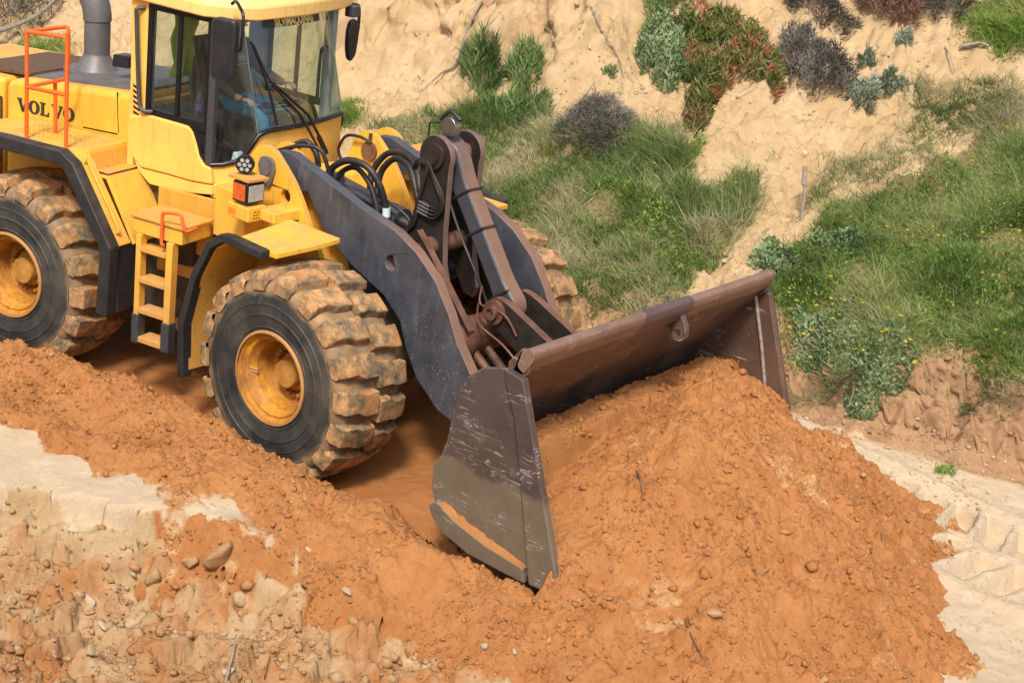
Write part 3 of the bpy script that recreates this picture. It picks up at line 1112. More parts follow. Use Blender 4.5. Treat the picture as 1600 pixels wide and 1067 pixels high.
def tread_mesh(seed, half):
    rn = random.Random(seed)
    j = lambda a: rn.uniform(-a, a)
    # stations across the tread: offset from the wheel's middle, from/to along the tread, top radius
    if half < 0:
        st = [(-.346, -.066, .050, .70), (-.346, -.078, .060, .785), (-.320, -.084, .066, .838), (-.215, -.080, .064, .857), (-.140, -.056, .096, .863), (-.014, -.052, .104, .867)]
    else:
        st = [(.014, -.104, .052, .867), (.130, -.098, .056, .863), (.205, -.066, .078, .857), (.320, -.068, .082, .838), (.346, -.062, .076, .785), (.346, -.052, .064, .70)]
    V, F = [], []
    base = [.70, .745, .775, .785, .79, .79] if half < 0 else [.79, .79, .785, .775, .745, .70]
    for (y, a, b, r), rb in zip(st, base):
        a, b, r = a * 1.24 + j(.004), b * 1.24 + j(.004), r + j(.002)
        for (s, rr) in ((a - .014, rb), (a, r - .009), (a + .009, r), ((a + b) / 2 + j(.02), r + j(.003)), (b - .009, r), (b, r - .009), (b + .014, rb)):
            t = s / .86
            V.append((rr * math.sin(t), y, rr * math.cos(t)))
    n = 7
    for i in range(len(st) - 1):
        for k in range(n - 1):
            F.append((i * n + k, i * n + k + 1, (i + 1) * n + k + 1, (i + 1) * n + k))
    F.append(tuple(range(n)))
    F.append(tuple(range((len(st) - 1) * n, len(st) * n))[::-1])
    me = obj('tread_block', V, F, TREAD, smooth=24)
    d = me.data
    bpy.data.objects.remove(me)
    return d


TB = {h: [tread_mesh(s * 7 + (h > 0), h) for s in range(5)] for h in (-1, 1)}


def make_wheel(loc, rz, spin):
    # local: outer face looks to -y
    rim = MB()
    rim.lathe([(.372, -.350), (.376, -.342), (.372, -.330), (.352, -.322), (.345, -.300), (.332, -.292), (.318, -.300), (.305, -.290), (.296, -.262), (.270, -.225), (.262, -.11), (.255, -.06), (.20, -.03), (.14, -.02), (.13, .1)], n=64, close=False)
    rim.lathe([(.376, -.335), (.352, -.20), (.352, .30), (.376, .345)], n=64, close=False)
    wo = rim.build('wheel', RIMM, LD, smooth=30)
    wo.location = loc
    wo.rotation_euler = (0, 0, rz)
    fl = MB()
    fl.lathe([(.362, -.3535), (.378, -.352), (.384, -.342), (.380, -.328), (.362, -.330)], n=64, close=False)
    fl.build('rim_flange', RIMR, wo, smooth=40)
    ty = MB()
    ty.lathe([(.365, -.300), (.374, -.325), (.40, -.338), (.41, -.345), (.418, -.339), (.47, -.348), (.50, -.351), (.506, -.356), (.514, -.356), (.52, -.350), (.585, -.351), (.59, -.356), (.598, -.356), (.604, -.349), (.63, -.346), (.655, -.343), (.70, -.338), (.742, -.322), (.775, -.285), (.788, -.2), (.790, 0),
              (.788, .2), (.775, .285), (.742, .322), (.70, .338), (.655, .343), (.53, .352), (.40, .338), (.365, .30)], n=96, close=False)
    ty.build('tyre', TYRE, wo, smooth=40)
    hub = MB()
    hub.lathe([(.150, -.03), (.148, -.085), (.118, -.10), (.116, -.165), (.108, -.178), (.03, -.182)], n=40)
    hub.build('hub', RIMM, wo, smooth=35)
    bo = MB()
    for k in range(24):
        t = 2 * math.pi * (k + .3) / 24
        bo.lathe([(.019, -.03), (.019, -.085), (.012, -.095)], (.198 * math.cos(t), -.0, .198 * math.sin(t)), n=6)
    tag(bo.build('bolt_ring', RIMM, wo, smooth=30), kind='stuff')
    va = MB()
    va.tube([(-.30, -.27, -.02), (-.245, -.235, -.035)], .009, 6)
    va.tube([(-.30, -.265, -.045), (-.245, -.23, -.06)], .009, 6)
    va.build('valve', RIMR, wo)
    k2 = 0
    for h in (-1, 1):
        for k in range(NB):
            t = 2 * math.pi * (k + (.5 if h > 0 else 0)) / NB + spin
            b = bpy.data.objects.new('tread_block', TB[h][(k * 3 + k2) % 5])
            C.objects.link(b)
            b.parent = wo
            b.rotation_euler = (0, t, 0)
        k2 += 1
    return wo


WZ = .84
make_wheel((0, -1.14, WZ), 0, .11)
make_wheel((0, 1.14, WZ), math.pi, .05)
make_wheel(REAR((-3.32, -1.14, WZ)), ART, .2)
make_wheel(REAR((-3.32, 1.14, WZ)), ART + math.pi, .0)

# ---- chassis and axles
f = MB()
f.prism([(-1.55, .75), (-1.55, 1.25), (-1.2, 1.55), (-.3, 1.6), (.15, 1.3), (.35, .8), (.1, .55), (-1.2, .55)], -.46, .46)
f.build('front_frame', FRAME, LD, bevel=.02)
f = MB()
f.lathe([(.15, -.85), (.19, -.5), (.30, -.25), (.34, 0), (.30, .25), (.19, .5), (.15, .85)], (0, 0, WZ), n=24)
f.build('front_axle', FRAME, LD, smooth=40)
f = MB()
f.prism([(-5.6, .9), (-5.6, 1.5), (-2.4, 1.5), (-1.9, 1.25), (-1.7, 1.25), (-1.7, .7), (-2.2, .6), (-4.8, .7)], -.5, .5, xf=REAR)
f.build('rear_frame', FRAME, LD, bevel=.02)
f = MB()
f.lathe([(.15, -.85), (.19, -.5), (.30, -.25), (.34, 0), (.30, .25), (.19, .5), (.15, .85)], (-3.32, 0, WZ), n=24, xf=REAR)
f.build('rear_axle', FRAME, LD, smooth=40)
f = MB()
f.lathe([(.17, .55), (.17, 1.45)], (HINGE_X, 0, 0), 'z', 24)
f.build('hinge_pin', STEELD, LD, smooth=40)
# belly plates seen past the ladder
f = MB()
f.prism([(-2.05, .62), (-1.75, .55), (-1.45, .66), (-1.45, .98), (-1.72, 1.02), (-2.05, 1.0)], -.95, -.88, xf=REAR)
f.box(-2.1, -1.35, -1.0, -.90, 1.10, 1.20, xf=REAR)
f.build('side_rail', YELD, LD, bevel=.012)
f = MB()
f.box(-2.35, -1.75, -.98, -.55, .70, 1.45, xf=REAR)
f.build('fuel_tank', FRAME, LD, bevel=.04)

# ---- front towers (clevis plates that carry the arms)
PIV = (-.98, 2.18)
tow = [(-1.18, 1.2), (-1.26, 1.75), (-1.22, 2.10), (-1.13, 2.32), (-1.02, 2.38), (-.90, 2.36), (-.80, 2.28), (-.66, 2.16), (-.55, 2.02), (-.42, 1.82), (-.22, 1.52), (-.15, 1.2)]
_hx = fp(446, 307, -.74)
HOLE = circle(_hx[0], _hx[1], .055, 20)
PIV = (-.95, 2.19)
for y0, y1, nm in ((-.74, -.69, 'out'), (-.50, -.455, 'in'), (.455, .50, 'in'), (.69, .74, 'out')):
    f = MB()
    f.prism(rounded(tow, .06, 3), y0, y1, [HOLE] if nm == 'out' else [], emi=1)
    t_ = f.build('tower_plate', [YEL, YELD], LD, bevel=.006)
    if nm == 'out':
        s = -1 if y0 < 0 else 1
        g = MB()
        ya, yb = (y0 - .03, y0 + .001) if s < 0 else (y1 - .001, y1 + .03)
        g.prism(rounded([(PIV[0] - .10, PIV[1] + .02), (PIV[0] - .06, PIV[1] + .10), (PIV[0] + .06, PIV[1] + .10), (PIV[0] + .10, PIV[1] + .02), (PIV[0] + .055, PIV[1] - .15), (PIV[0] - .03, PIV[1] - .15)], .06, 5), ya, yb)
        g.lathe([(.06, -.012), (.055, .0)] if s < 0 else [(.06, 0), (.055, .012)], (PIV[0], ya if s < 0 else yb, PIV[1]), n=20)
        g.lathe([(.022, -.02), (.022, .02)], (PIV[0] + .01, ya if s < 0 else yb, PIV[1] - .11), n=8)
        g.build('pin_cap', EXH, t_, bevel=.004)
for s in (-1, 1):
    f = MB()
    f.lathe([(.065, s * .44), (.065, s * .70)], (PIV[0], 0, PIV[1]), n=20)
    f.build('arm_pin', RUST, LD, smooth=40)
f = MB()
f.lathe([(.085, .425), (.085, .452)], (PIV[0], 0, PIV[1] + .01), n=20)
f.box(PIV[0] - .012, PIV[0] + .012, .43, .452, PIV[1] + .08, PIV[1] + .17)
f.build('pin_lock', RUST, LD, smooth=40)
f = MB()
f.prism([(-1.28, 1.3), (-1.28, 2.02), (-1.12, 2.10), (-.95, 2.02), (-.85, 1.7), (-.8, 1.3)], -.45, .45)
f.build('tower_crossmember', YEL, LD, bevel=.02)

# ---- lift arms
AY0, AY1 = -.645, -.545
top = [(455, 240), (500, 275), (560, 322), (618, 362), (650, 395), (680, 440), (700, 490), (715, 540), (738, 592)]
bot = [(480, 300), (510, 370), (555, 420), (600, 462), (624, 500), (634, 545), (650, 590), (682, 640)]
tp = [fp(u, v, AY0) for u, v in top]
bp = [fp(u, v, AY0) for u, v in bot]
armp = [(-1.10, 2.14), (-1.05, 2.28), (-.95, 2.33)] + tp + [(1.62, .86), (1.80, .80), (1.84, .70), (1.76, .60), (1.5, .60)] + bp[::-1] + [(-.80, 2.02), (-1.0, 2.04)]
hc = fp(611, 411, AY0)
hole = circle(hc[0], hc[1], .062, 22)
for s in (1, -1):
    f = MB()
    f.prism(armp, s * AY0, s * AY1, [hole], emi=1)
    f.build('lift_arm', [ARMFACE, ARMEDGE], LD, bevel=.007)
# cross tube between the arms
CT = (.86, 1.20)
f = MB()
f.lathe([(.155, -.545), (.165, -.40), (.185, -.30), (.165, -.20), (.15, 0), (.165, .20), (.185, .3), (.165, .4), (.155, .545)], (CT[0], 0, CT[1]), n=32)
f.build('cross_tube', RUST, LD, smooth=50)
# inner arm ribs running down to the bucket
for s in (-1, 1):
    f = MB()
    f.prism([(.30, 1.93), (.38, 1.98), (.47, 1.90), (1.02, 1.33), (1.0, 1.18), (.80, 1.15), (.62, 1.40), (.36, 1.70)], s * .33 - .035, s * .33 + .035, [circle(.42, 1.84, .05, 16)] if s < 0 else [], emi=1)
    f.build('lever_bracket', [STEELD, RUST], LD, bevel=.008)
for yy in (-.22, -.06):
    f = MB()
    f.tube([(.98, yy, 1.12), (1.30, yy - .02, .92), (1.62, yy - .02, .78)], .036, 10)
    f.build('guide_bar', RUST, LD, smooth=50)

# ---- tilt lever (two plates), link and tilt cylinder
LT = (.36, 2.56)
for y0, y1 in ((-.215, -.150), (.150, .215)):
    f = MB()
    lev = [(LT[0] + .165 * math.cos(a), LT[1] + .165 * math.sin(a)) for a in np.linspace(-.35, math.pi + .3, 14)]
    lev = lev + [(.235, 2.30), (.18, 2.02), (.12, 1.80), (.20, 1.70), (.36, 1.62), (.50, 1.40), (.60, 1.38), (.64, 1.48), (.56, 1.72), (.53, 2.0), (.52, 2.3)]
    f.prism(lev, y0, y1, emi=1)
    lo = f.build('tilt_lever', [STEELD, ARMEDGE], LD, bevel=.010)
    if y0 < 0:
        g = MB()
        g.lathe([(.105, y0 - .03), (.105, y0 + .001)], (LT[0], 0, LT[1]), n=28)
        g.lathe([(.065, y0 - .045), (.065, y0 - .029)], (LT[0] - .005, 0, LT[1]), n=20)
        g.build('pin_cap', STEELD, lo, smooth=40)
f = MB()
f.lathe([(.07, -.22), (.07, .22)], (LT[0], 0, LT[1]), n=20)
f.build('lever_pin', RUST, LD, smooth=40)
f = MB()
f.lathe([(.075, -.36), (.075, .36)], (.42, 0, 1.84), n=20)
f.build('lever_pin', RUST, LD, smooth=40)
# small cover and bracket on top of the lever
f = MB()
f.prism(rounded([(LT[0] - .06, LT[1] + .15), (LT[0] - .07, LT[1] + .27), (LT[0] + .02, LT[1] + .31), (LT[0] + .08, LT[1] + .26), (LT[0] + .07, LT[1] + .15)], .03, 3), -.10, -.02)
f.build('sensor_bracket', CHROME, LD, bevel=.008)
f = MB()
f.tube([(LT[0] - .10, -.08, LT[1] + .26), (LT[0] - .02, -.06, LT[1] + .34), (LT[0] + .09, -.06, LT[1] + .29)], .018, 8, 5)
f.tube([(LT[0] - .08, -.1, LT[1] + .24), (LT[0] - .17, -.12, LT[1] + .22), (LT[0] - .17, -.12, LT[1] + .10)], .008, 6)
f.build('sensor_cable', HOSE, LD, smooth=60)
LB = (1.13, 1.50)
dx, dz = LB[0] - LT[0], LB[1] - LT[1]
ln = math.hypot(dx, dz)
ux, uz = dx / ln, dz / ln
nx_, nz_ = -uz, ux


def onlink(s, o):
    return (LT[0] + ux * s + nx_ * o, LT[1] + uz * s + nz_ * o)


lk = [onlink(-.12, -.06), onlink(-.15, 0), onlink(-.12, .07), onlink(0, .125), onlink(.25, .082), onlink(ln - .2, .082), onlink(ln, .12), onlink(ln + .1, .06), onlink(ln + .11, -.04), onlink(ln, -.11), onlink(ln - .2, -.078), onlink(.3, -.078), onlink(.08, -.13)]
f = MB()
f.prism(rounded(lk, .05, 3), -.085, .085, emi=1)
f.build('bucket_link', [DARK, ARMEDGE], LD, bevel=.03, seg=3)
for s in (.34, .66, ln - .12):
    f = MB()
    f.prism([onlink(s - .008, -.10), onlink(s + .008, -.10), onlink(s + .008, .095), onlink(s - .008, .095)], -.097, .097)
    f.build('cable_clamp', STEELD, LD)
f = MB()
f.tube([(*onlink(.28, -.10)[:1], -.12, onlink(.28, -.10)[1]), (onlink(.6, -.12)[0], -.125, onlink(.6, -.12)[1]), (onlink(ln - .1, -.11)[0], -.13, onlink(ln - .1, -.11)[1]), (onlink(ln + .1, -.1)[0], -.16, onlink(ln + .1, -.1)[1] - .05)], .012, 6, 4)
f.build('grease_line', HOSE, LD, smooth=60)
# lower joint with pin, then the clevis on the bucket
for y0, y1 in ((-.20, -.125), (.125, .20)):
    f = MB()
    f.prism(rounded([(LB[0] - .12, LB[1] + .0), (LB[0] - .04, LB[1] + .12), (LB[0] + .10, LB[1] + .10), (1.92, 1.32), (1.98, 1.10), (1.80, 1.02), (LB[0] - .02, LB[1] - .12)], .06, 4), y0, y1, emi=1)
    f.build('bucket_bracket', [STEELD, RUST], LD, bevel=.01)
f = MB()
f.lathe([(.10, -.235), (.10, -.2), (.062, -.2), (.058, -.275), (.036, -.275), (.034, -.25)], (LB[0], 0, LB[1]), n=28)
f.build('link_pin', RUST, LD, smooth=35)
f = MB()
f.lathe([(.07, .2), (.07, .27)], (LB[0], 0, LB[1]), n=20)
f.build('link_pin', RUST, LD, smooth=35)
f = MB()
f.tube([(LB[0] - .16, -.2, LB[1] + .16), (LB[0] - .12, -.24, LB[1] + .03), (LB[0] + .12, -.24, LB[1] + .02), (LB[0] + .25, -.22, LB[1] - .12)], .009, 6, 6)
f.tube([(LB[0] - .13, -.26, LB[1] + .04), (LB[0] - .10, -.26, LB[1] - .12), (LB[0] + .15, -.25, LB[1] - .22), (LB[0] + .34, -.24, LB[1] - .34)], .009, 6, 6)
f.build('grease_pipe', RUST, LD, smooth=60)
# tilt cylinder: barrel on the tower, rod to the lever
f = MB()
a, b = Vector((-1.0, 0, 1.98)), Vector((-.12, 0, 1.86))
f.tube([a, b], .105, 24)
f.tube([a + (b - a) * .86, b + (b - a) * .02], .118, 24)
f.build('tilt_cylinder', DARK, LD, smooth=40)
f = MB()
f.tube([b, (.14, 0, 1.84)], .05, 16)
f.build('cylinder_rod', CHROME, LD, smooth=40)
f = MB()
f.tube([(-.85, -.13, 2.06), (-.2, -.13, 1.96)], .022, 8)
f.box(-.80, -.74, -.16, -.06, 2.03, 2.12)
f.box(-.3, -.24, -.16, -.06, 1.93, 2.02)
f.build('cylinder_pipe', DARK, LD, smooth=40)
# lift cylinders under the arms
for s in (-1, 1):
    f = MB()
    f.tube([(-.62, s * .40, 1.15), (.15, s * .40, 1.45)], .085, 20)
    f.tube([(.15, s * .40, 1.45), (.55, s * .40, 1.62)], .045, 14)
    f.build('lift_cylinder', DARK, LD, smooth=40)


# ---- hoses
def hose(px, r, name='hydraulic_hose', mat=None, k=6):
    P = []
    for (u, v, y) in px:
        x, z = fp(u, v, y)
        P.append((x, y, z))
    g = MB()
    g.tube(P, r, 8, k)
    return g.build(name, mat or HOSE, LD, smooth=60)


hose([(514, 282, -.30), (520, 262, -.30), (545, 251, -.28), (575, 262, -.26), (594, 292, -.22), (603, 326, -.18), (604, 345, -.18)], .030)
hose([(522, 290, -.26), (534, 269, -.24), (556, 262, -.22), (576, 285, -.20), (586, 312, -.2), (590, 335, -.2)], .024)
hose([(578, 300, .05), (582, 268, .10), (606, 240, .14), (636, 244, .10), (652, 268, .02), (656, 300, -.05)], .028)
hose([(588, 306, .0), (596, 268, .05), (618, 248, .06), (640, 262, .02), (650, 296, -.04), (655, 322, -.06)], .028)
hose([(533, 250, .44), (529, 232, .42), (541, 213, .40), (562, 214, .40), (580, 224, .42)], .014)
hose([(455, 240, -.40), (462, 226, -.38), (480, 222, -.34), (494, 240, -.32), (498, 262, -.32)], .024)
hose([(434, 236, -.52), (470, 228, -.48), (500, 234, -.42), (512, 262, -.38), (516, 284, -.36)], .018)
hose([(590, 305, -.16), (620, 325, -.16), (640, 345, -.14), (634, 362, -.16), (626, 368, -.2)], .014)
for i, (a_, b_) in enumerate(((664, 0), (669, 3), (674, 6), (679, 10))):
    hose([(652 + i * 3, 330 - i * 5, -.24), (676 + i * 2, 342 - i * 5, -.26), (692 - i, 326 - i * 4, -.26), (690 - i * 2, 300, -.26), (678 - i, 275, -.26), (672 - i, 258, -.26)], .0085, 'grease_hose', STEELD)
    hose([(672 - i, 258, -.26), (662 - i * 2, 248 + i * 2, -.25), (650 + i, 252 + i * 2, -.24), (645 + i * 2, 264, -.2)], .008, 'grease_hose', STEELD)
    g = MB()
    x0, z0 = fp(655 + i * 1.2, 331 - i * 5, -.25)
    g.tube([(x0 - .02, -.25, z0), (x0 + .09, -.25, z0 - .015)], .012, 8)
    g.build('grease_fitting', CHROME, LD, smooth=40)
hose([(655, 250, -.24), (668, 262, -.25), (654, 312, -.25), (648, 348, -.24), (632, 366, -.22), (625, 372, -.2)], .013, 'pipe_bracket', STEELD, 3)
g = MB()
x0, z0 = fp(603, 335, -.18)
g.tube([(x0, -.18, z0 + .055), (x0 + .005, -.18, z0 - .02)], .034, 10)
g.build('hose_sleeve', WHITE, LD, smooth=40)

# ---- bucket
BK = empty('bucket')
BK.parent = LD
HB = 1.572
inner = [(2.53, 1.90), (2.49, 1.79), (2.37, 1.62), (2.06, 1.22), (1.95, 1.00), (1.92, .80), (1.97, .62), (2.10, .50), (2.28, .455), (3.02, .375)]
outer = [(2.43, 1.90), (2.40, 1.78), (2.30, 1.62), (1.99, 1.22), (1.88, 1.00), (1.85, .78), (1.91, .58), (2.06, .445), (2.26, .405), (3.02, .345)]
f = MB()
f.prism(inner + outer[::-1], -HB, HB)
f.build('shell', BUCK, BK, smooth=25)
for (y0, y1, mt) in ((-1.582, -.28, LIP), (-.281, .361, LIPD), (.36, 1.582, LIP)):
    f = MB()
    e = .006 if mt is LIPD else 0
    lp = rounded([(2.425 - e, 1.80), (2.455 - e, 1.925 + e), (2.50, 1.950 + e), (2.555 + e, 1.935 + e), (2.548 + e, 1.875), (2.485 + e, 1.765 - e)], .022, 4)
    f.prism(lp, y0, y1)
    f.build('lip', mt, BK, smooth=40)
f = MB()
ex, ez = 2.52, 1.70
f.prism(rounded([(ex - .08, ez + .14), (ex - .01, ez + .16), (ex + .075, ez + .03), (ex + .06, ez - .07), (ex - .03, ez - .08), (ex - .09, ez + .0)], .05, 5), .24, .29, [circle(ex + .0, ez - .015, .036, 18)])
f.build('lifting_eye', BUCK, BK, bevel=.006)
plate = [(2.17, 1.71), (2.37, 1.77), (2.525, 1.745), (2.64, 1.44), (2.76, 1.13), (2.90, .77), (3.03, .43), (3.06, .36), (2.8, .345), (2.26, .36), (2.04, .41), (1.90, .52), (1.83, .68), (1.825, .85), (1.91, .985), (1.94, 1.22), (1.98, 1.45), (2.04, 1.60)]
cut = [(2.37, 1.775), (2.53, 1.75), (2.65, 1.44), (2.77, 1.13), (2.91, .77), (3.04, .43), (3.07, .35), (2.80, .335), (2.77, .44), (2.70, .72), (2.60, 1.10), (2.50, 1.45), (2.39, 1.68)]
wear = [(1.86, .56), (1.93, .62), (2.10, .54), (2.40, .47), (2.74, .44), (2.77, .332), (2.26, .340), (2.02, .40), (1.90, .49)]
CUTS = m_bucket('scraped_side_cutter', (.05, .04, .036), (.078, .056, .048), (.11, .072, .058), .9, .95)
for s in (-1, 1):
    f = MB()
    f.prism(plate, s * 1.575, s * 1.605)
    sp = f.build('side_plate', BUCKS if s < 0 else BUCK, BK, bevel=.008)
    f = MB()
    f.prism(cut, s * 1.590, s * 1.645)
    f.build('side_cutter', CUTS if s < 0 else BUCK, BK, bevel=.014)
    f = MB()
    f.prism(wear, s * 1.603, s * 1.655)
    f.build('wear_plate', BUCKS, BK, bevel=.012)
    f = MB()   # rounded spill gusset at the end of the lip
    f.prism([(2.36, 1.66), (2.34, 1.80), (2.44, 1.93), (2.54, 1.90), (2.51, 1.76)], s * 1.535, s * 1.572)
    f.build('gusset', BUCK, BK, bevel=.006)
# inner edge weld on the far plate
f = MB()
f.tube([(2.41, 1.570, 1.70), (2.55, 1.570, 1.30), (2.70, 1.570, .80)], .016, 8)
f.build('weld_bead', m_plain('pale_scraped_weld', (.30, .24, .20), .5, .2, .4, 30), BK, smooth=60)
f = MB()
f.prism([(2.75, .385), (3.14, .330), (3.14, .318), (2.75, .345)], -1.62, 1.62)
f.build('cutting_edge', STEELD, BK, bevel=.004)
# damp sand caught on the ledge of the near wear plate
v_, f_ = [], []
N = 34
for i in range(N + 1):
    t = i / N
    x = 1.95 + .80 * t
    zt = np.interp(x, [1.86, 1.93, 2.10, 2.40, 2.77], [.56, .615, .535, .465, .432])
    hgt = (.055 * math.sin(math.pi * min(1, t * 1.02)) ** .5 * (1 - .55 * t)) * (.75 + .5 * rng.random()) + .004
    for (dy, dz) in ((0, hgt), (-.012, hgt * .7), (-.040, .012), (-.046, -.004), (0, -.004)):
        v_.append((x, -1.607 + dy, zt + dz))
for i in range(N):
    for k in range(4):
        f_.append((i * 5 + k, i * 5 + k + 1, i * 5 + 5 + k + 1, i * 5 + 5 + k))
lg = obj('caught_sand', v_, f_, SAND, smooth=60)
tag(lg, 'strip of damp orange sand caught on the ledge of the bucket side', 'sand')

# ---- front fenders
fpth = [(-1.03, .52), (-1.06, .97), (-.93, 1.42), (-.77, 1.71), (-.63, 1.80), (-.50, 1.82)]
for s in (-1, 1):
    ys = sorted((s * 1.44, s * .86))
    f = MB()
    f.prism(band([(-1.00, .56), (-1.03, .97), (-.90, 1.40), (-.74, 1.68), (-.60, 1.765), (-.30, 1.775)], .012, .012), *ys)
    fe = f.build('front_fender', YEL, LD, bevel=.004)
    f = MB()
    V = [(-.57, s * 1.42, 1.805), (-.55, s * .84, 1.885), (-.02, s * .80, 1.870), (-.02, s * .98, 1.855), (-.10, s * 1.40, 1.815)]
    V2 = [(x, y, z - .045) for x, y, z in V]
    n = len(V)
    f.add(V + V2, [tuple(range(n)), tuple(range(2 * n - 1, n - 1, -1))] + [(i, (i + 1) % n, (i + 1) % n + n, i + n) for i in range(n)])
    f.build('fender_top', YEL, fe, bevel=.008)
    f = MB()
    yr = sorted((s * 1.50, s * 1.40))
    f.prism(band([(-1.04, .50), (-1.07, .97), (-.94, 1.42), (-.78, 1.72), (-.64, 1.82), (-.56, 1.83), (-.17, 1.815)], .015, .055), *yr)
    f.build('fender_rubber', RUBBER, fe, bevel=.012)
    f = MB()
    f.prism([(-1.0, .6), (-1.02, .97), (-.9, 1.39), (-.73, 1.67), (-.58, 1.75), (-.45, 1.75), (-.62, 1.55), (-.80, 1.2), (-.86, .9), (-.9, .6)], s * .86, s * .83)
    f.build('fender_web', YELD, fe, bevel=.004)

# ---- headlamp units on the near and far tower
for s in (-1, 1):
    yc = s * 1.04
    f = MB()
    f.box(-.97, -.72, yc - .10, yc + .10, 1.845, 1.965)
    f.prism([(-.76, 1.86), (-.76, 1.95), (-.55, 1.95), (-.55, 1.86)], s * 1.02, s * .70)
    lamp = f.build('lamp_bracket', YEL, LD, bevel=.012)
    f = MB()
    f.box(-.93, -.755, yc - .095, yc + .095, 1.985, 2.155)
    f.build('lamp_housing', BLACK, lamp, bevel=.014)
    f = MB()
    f.box(-.757, -.748, yc - .078, yc + .078, 2.005, 2.138)
    f.build('headlight', LENS, lamp, bevel=.006)
    f = MB()
    f.box(-.915, -.775, s * 1.137 - .004, s * 1.137 + .004, 2.005, 2.138)
    f.build('indicator', AMBER, lamp, bevel=.005)
    f = MB()
    f.box(-.98, -.74, yc - .10, yc + .12, 2.165, 2.19)
    f.build('lamp_hood', YELD, lamp, bevel=.006)
    if s < 0:
        f = MB()
        f.box(-.955, -.87, -1.1425, -1.1385, 1.875, 1.925)
        f.build('reflector', m_plain('orange_reflector', (.8, .22, .02), .4), lamp)
        f = MB()
        for i in range(4):
            for k in range(3):
                f.lathe([(.008, -.0015), (.008, 0)], (-.719, -1.08 + i * .026 + .006 * k, 1.875 + k * .026), 'x', n=8)
        tag(f.build('vent_holes', BLACK, lamp), kind='stuff')
# round LED work lamp beside the headlamp
wl = Vector((-.90, -1.04, 2.275))
f = MB()
for r_, m_ in ((.085, 0),):
    f.lathe([(.055, .045), (.073, .028), (.075, -.02), (.068, -.028)], (0, 0, 0), 'y', 28)
rot = Matrix.Rotation(R(38), 3, 'Z')
f.V = [tuple(wl + rot @ Vector(v)) for v in f.V]
wlo = f.build('work_lamp', BLACK, LD, smooth=40)
f = MB()
for k in range(7):
    a = 2 * math.pi * k / 6
    rr = 0 if k == 6 else .042
    g0 = len(f.V)
    f.lathe([(.0165, -.033), (.014, -.026)], (rr * math.cos(a), 0, rr * math.sin(a)), 'y', 14)
f.V = [tuple(wl + rot @ Vector(v)) for v in f.V]
f.build('led', LENS, wlo, smooth=40)
f = MB()
f.tube([tuple(wl + rot @ Vector((0, .04, -.03))), (-.92, -1.0, 2.185)], .016, 8)
f.tube([tuple(wl + rot @ Vector((0, .05, 0))), (-.95, -.96, 2.24), (-.97, -1.0, 2.16)], .007, 6, 4)
f.build('lamp_stalk', BLACK, wlo, smooth=40)
# yellow deck between cab and towers
f = MB()
f.prism([(-1.34, 1.55), (-1.34, 1.98), (-1.0, 1.98), (-.95, 1.55)], -.95, -.74)
f.build('tower_side_box', YEL, LD, bevel=.01)

# ---- cab (rear frame)
CAB = empty('cab')
CAB.parent = LD


def rprism(name, pts, y0, y1, mat, bevel=.008, parent=None, **k):
    g = MB()
    g.prism([rp(u, v, y0) for u, v in pts], y0, y1, xf=REAR, **k)
    return g.build(name, mat, parent or CAB, bevel=bevel)


YS = -.86
# lower side panel: bulged shell with a fold near the bottom
pan = [rp(u, v, YS) for u, v in [(203, 181), (233, 179), (282, 193), (295, 197), (303, 206), (308, 222), (313, 244), (319, 256), (331, 262), (333, 289), (300, 283), (262, 272), (222, 262), (209, 245), (203, 222), (199, 196)]]
lowr = [rp(u, v, YS) for u, v in [(209, 246), (222, 263), (262, 273), (300, 284), (333, 290), (333, 305), (300, 302), (262, 295), (235, 288), (218, 268)]]
for s in (1, -1):
    g = MB()
    g.prism(pan, s * (YS - .025), s * (YS + .06), xf=REAR)
    g.build('side_panel', YELC, CAB, bevel=.022, seg=3)
    g = MB()
    g.prism(lowr, s * (YS - .012), s * (YS + .06), xf=REAR)
    g.build('lower_panel', YELC, CAB, bevel=.010)
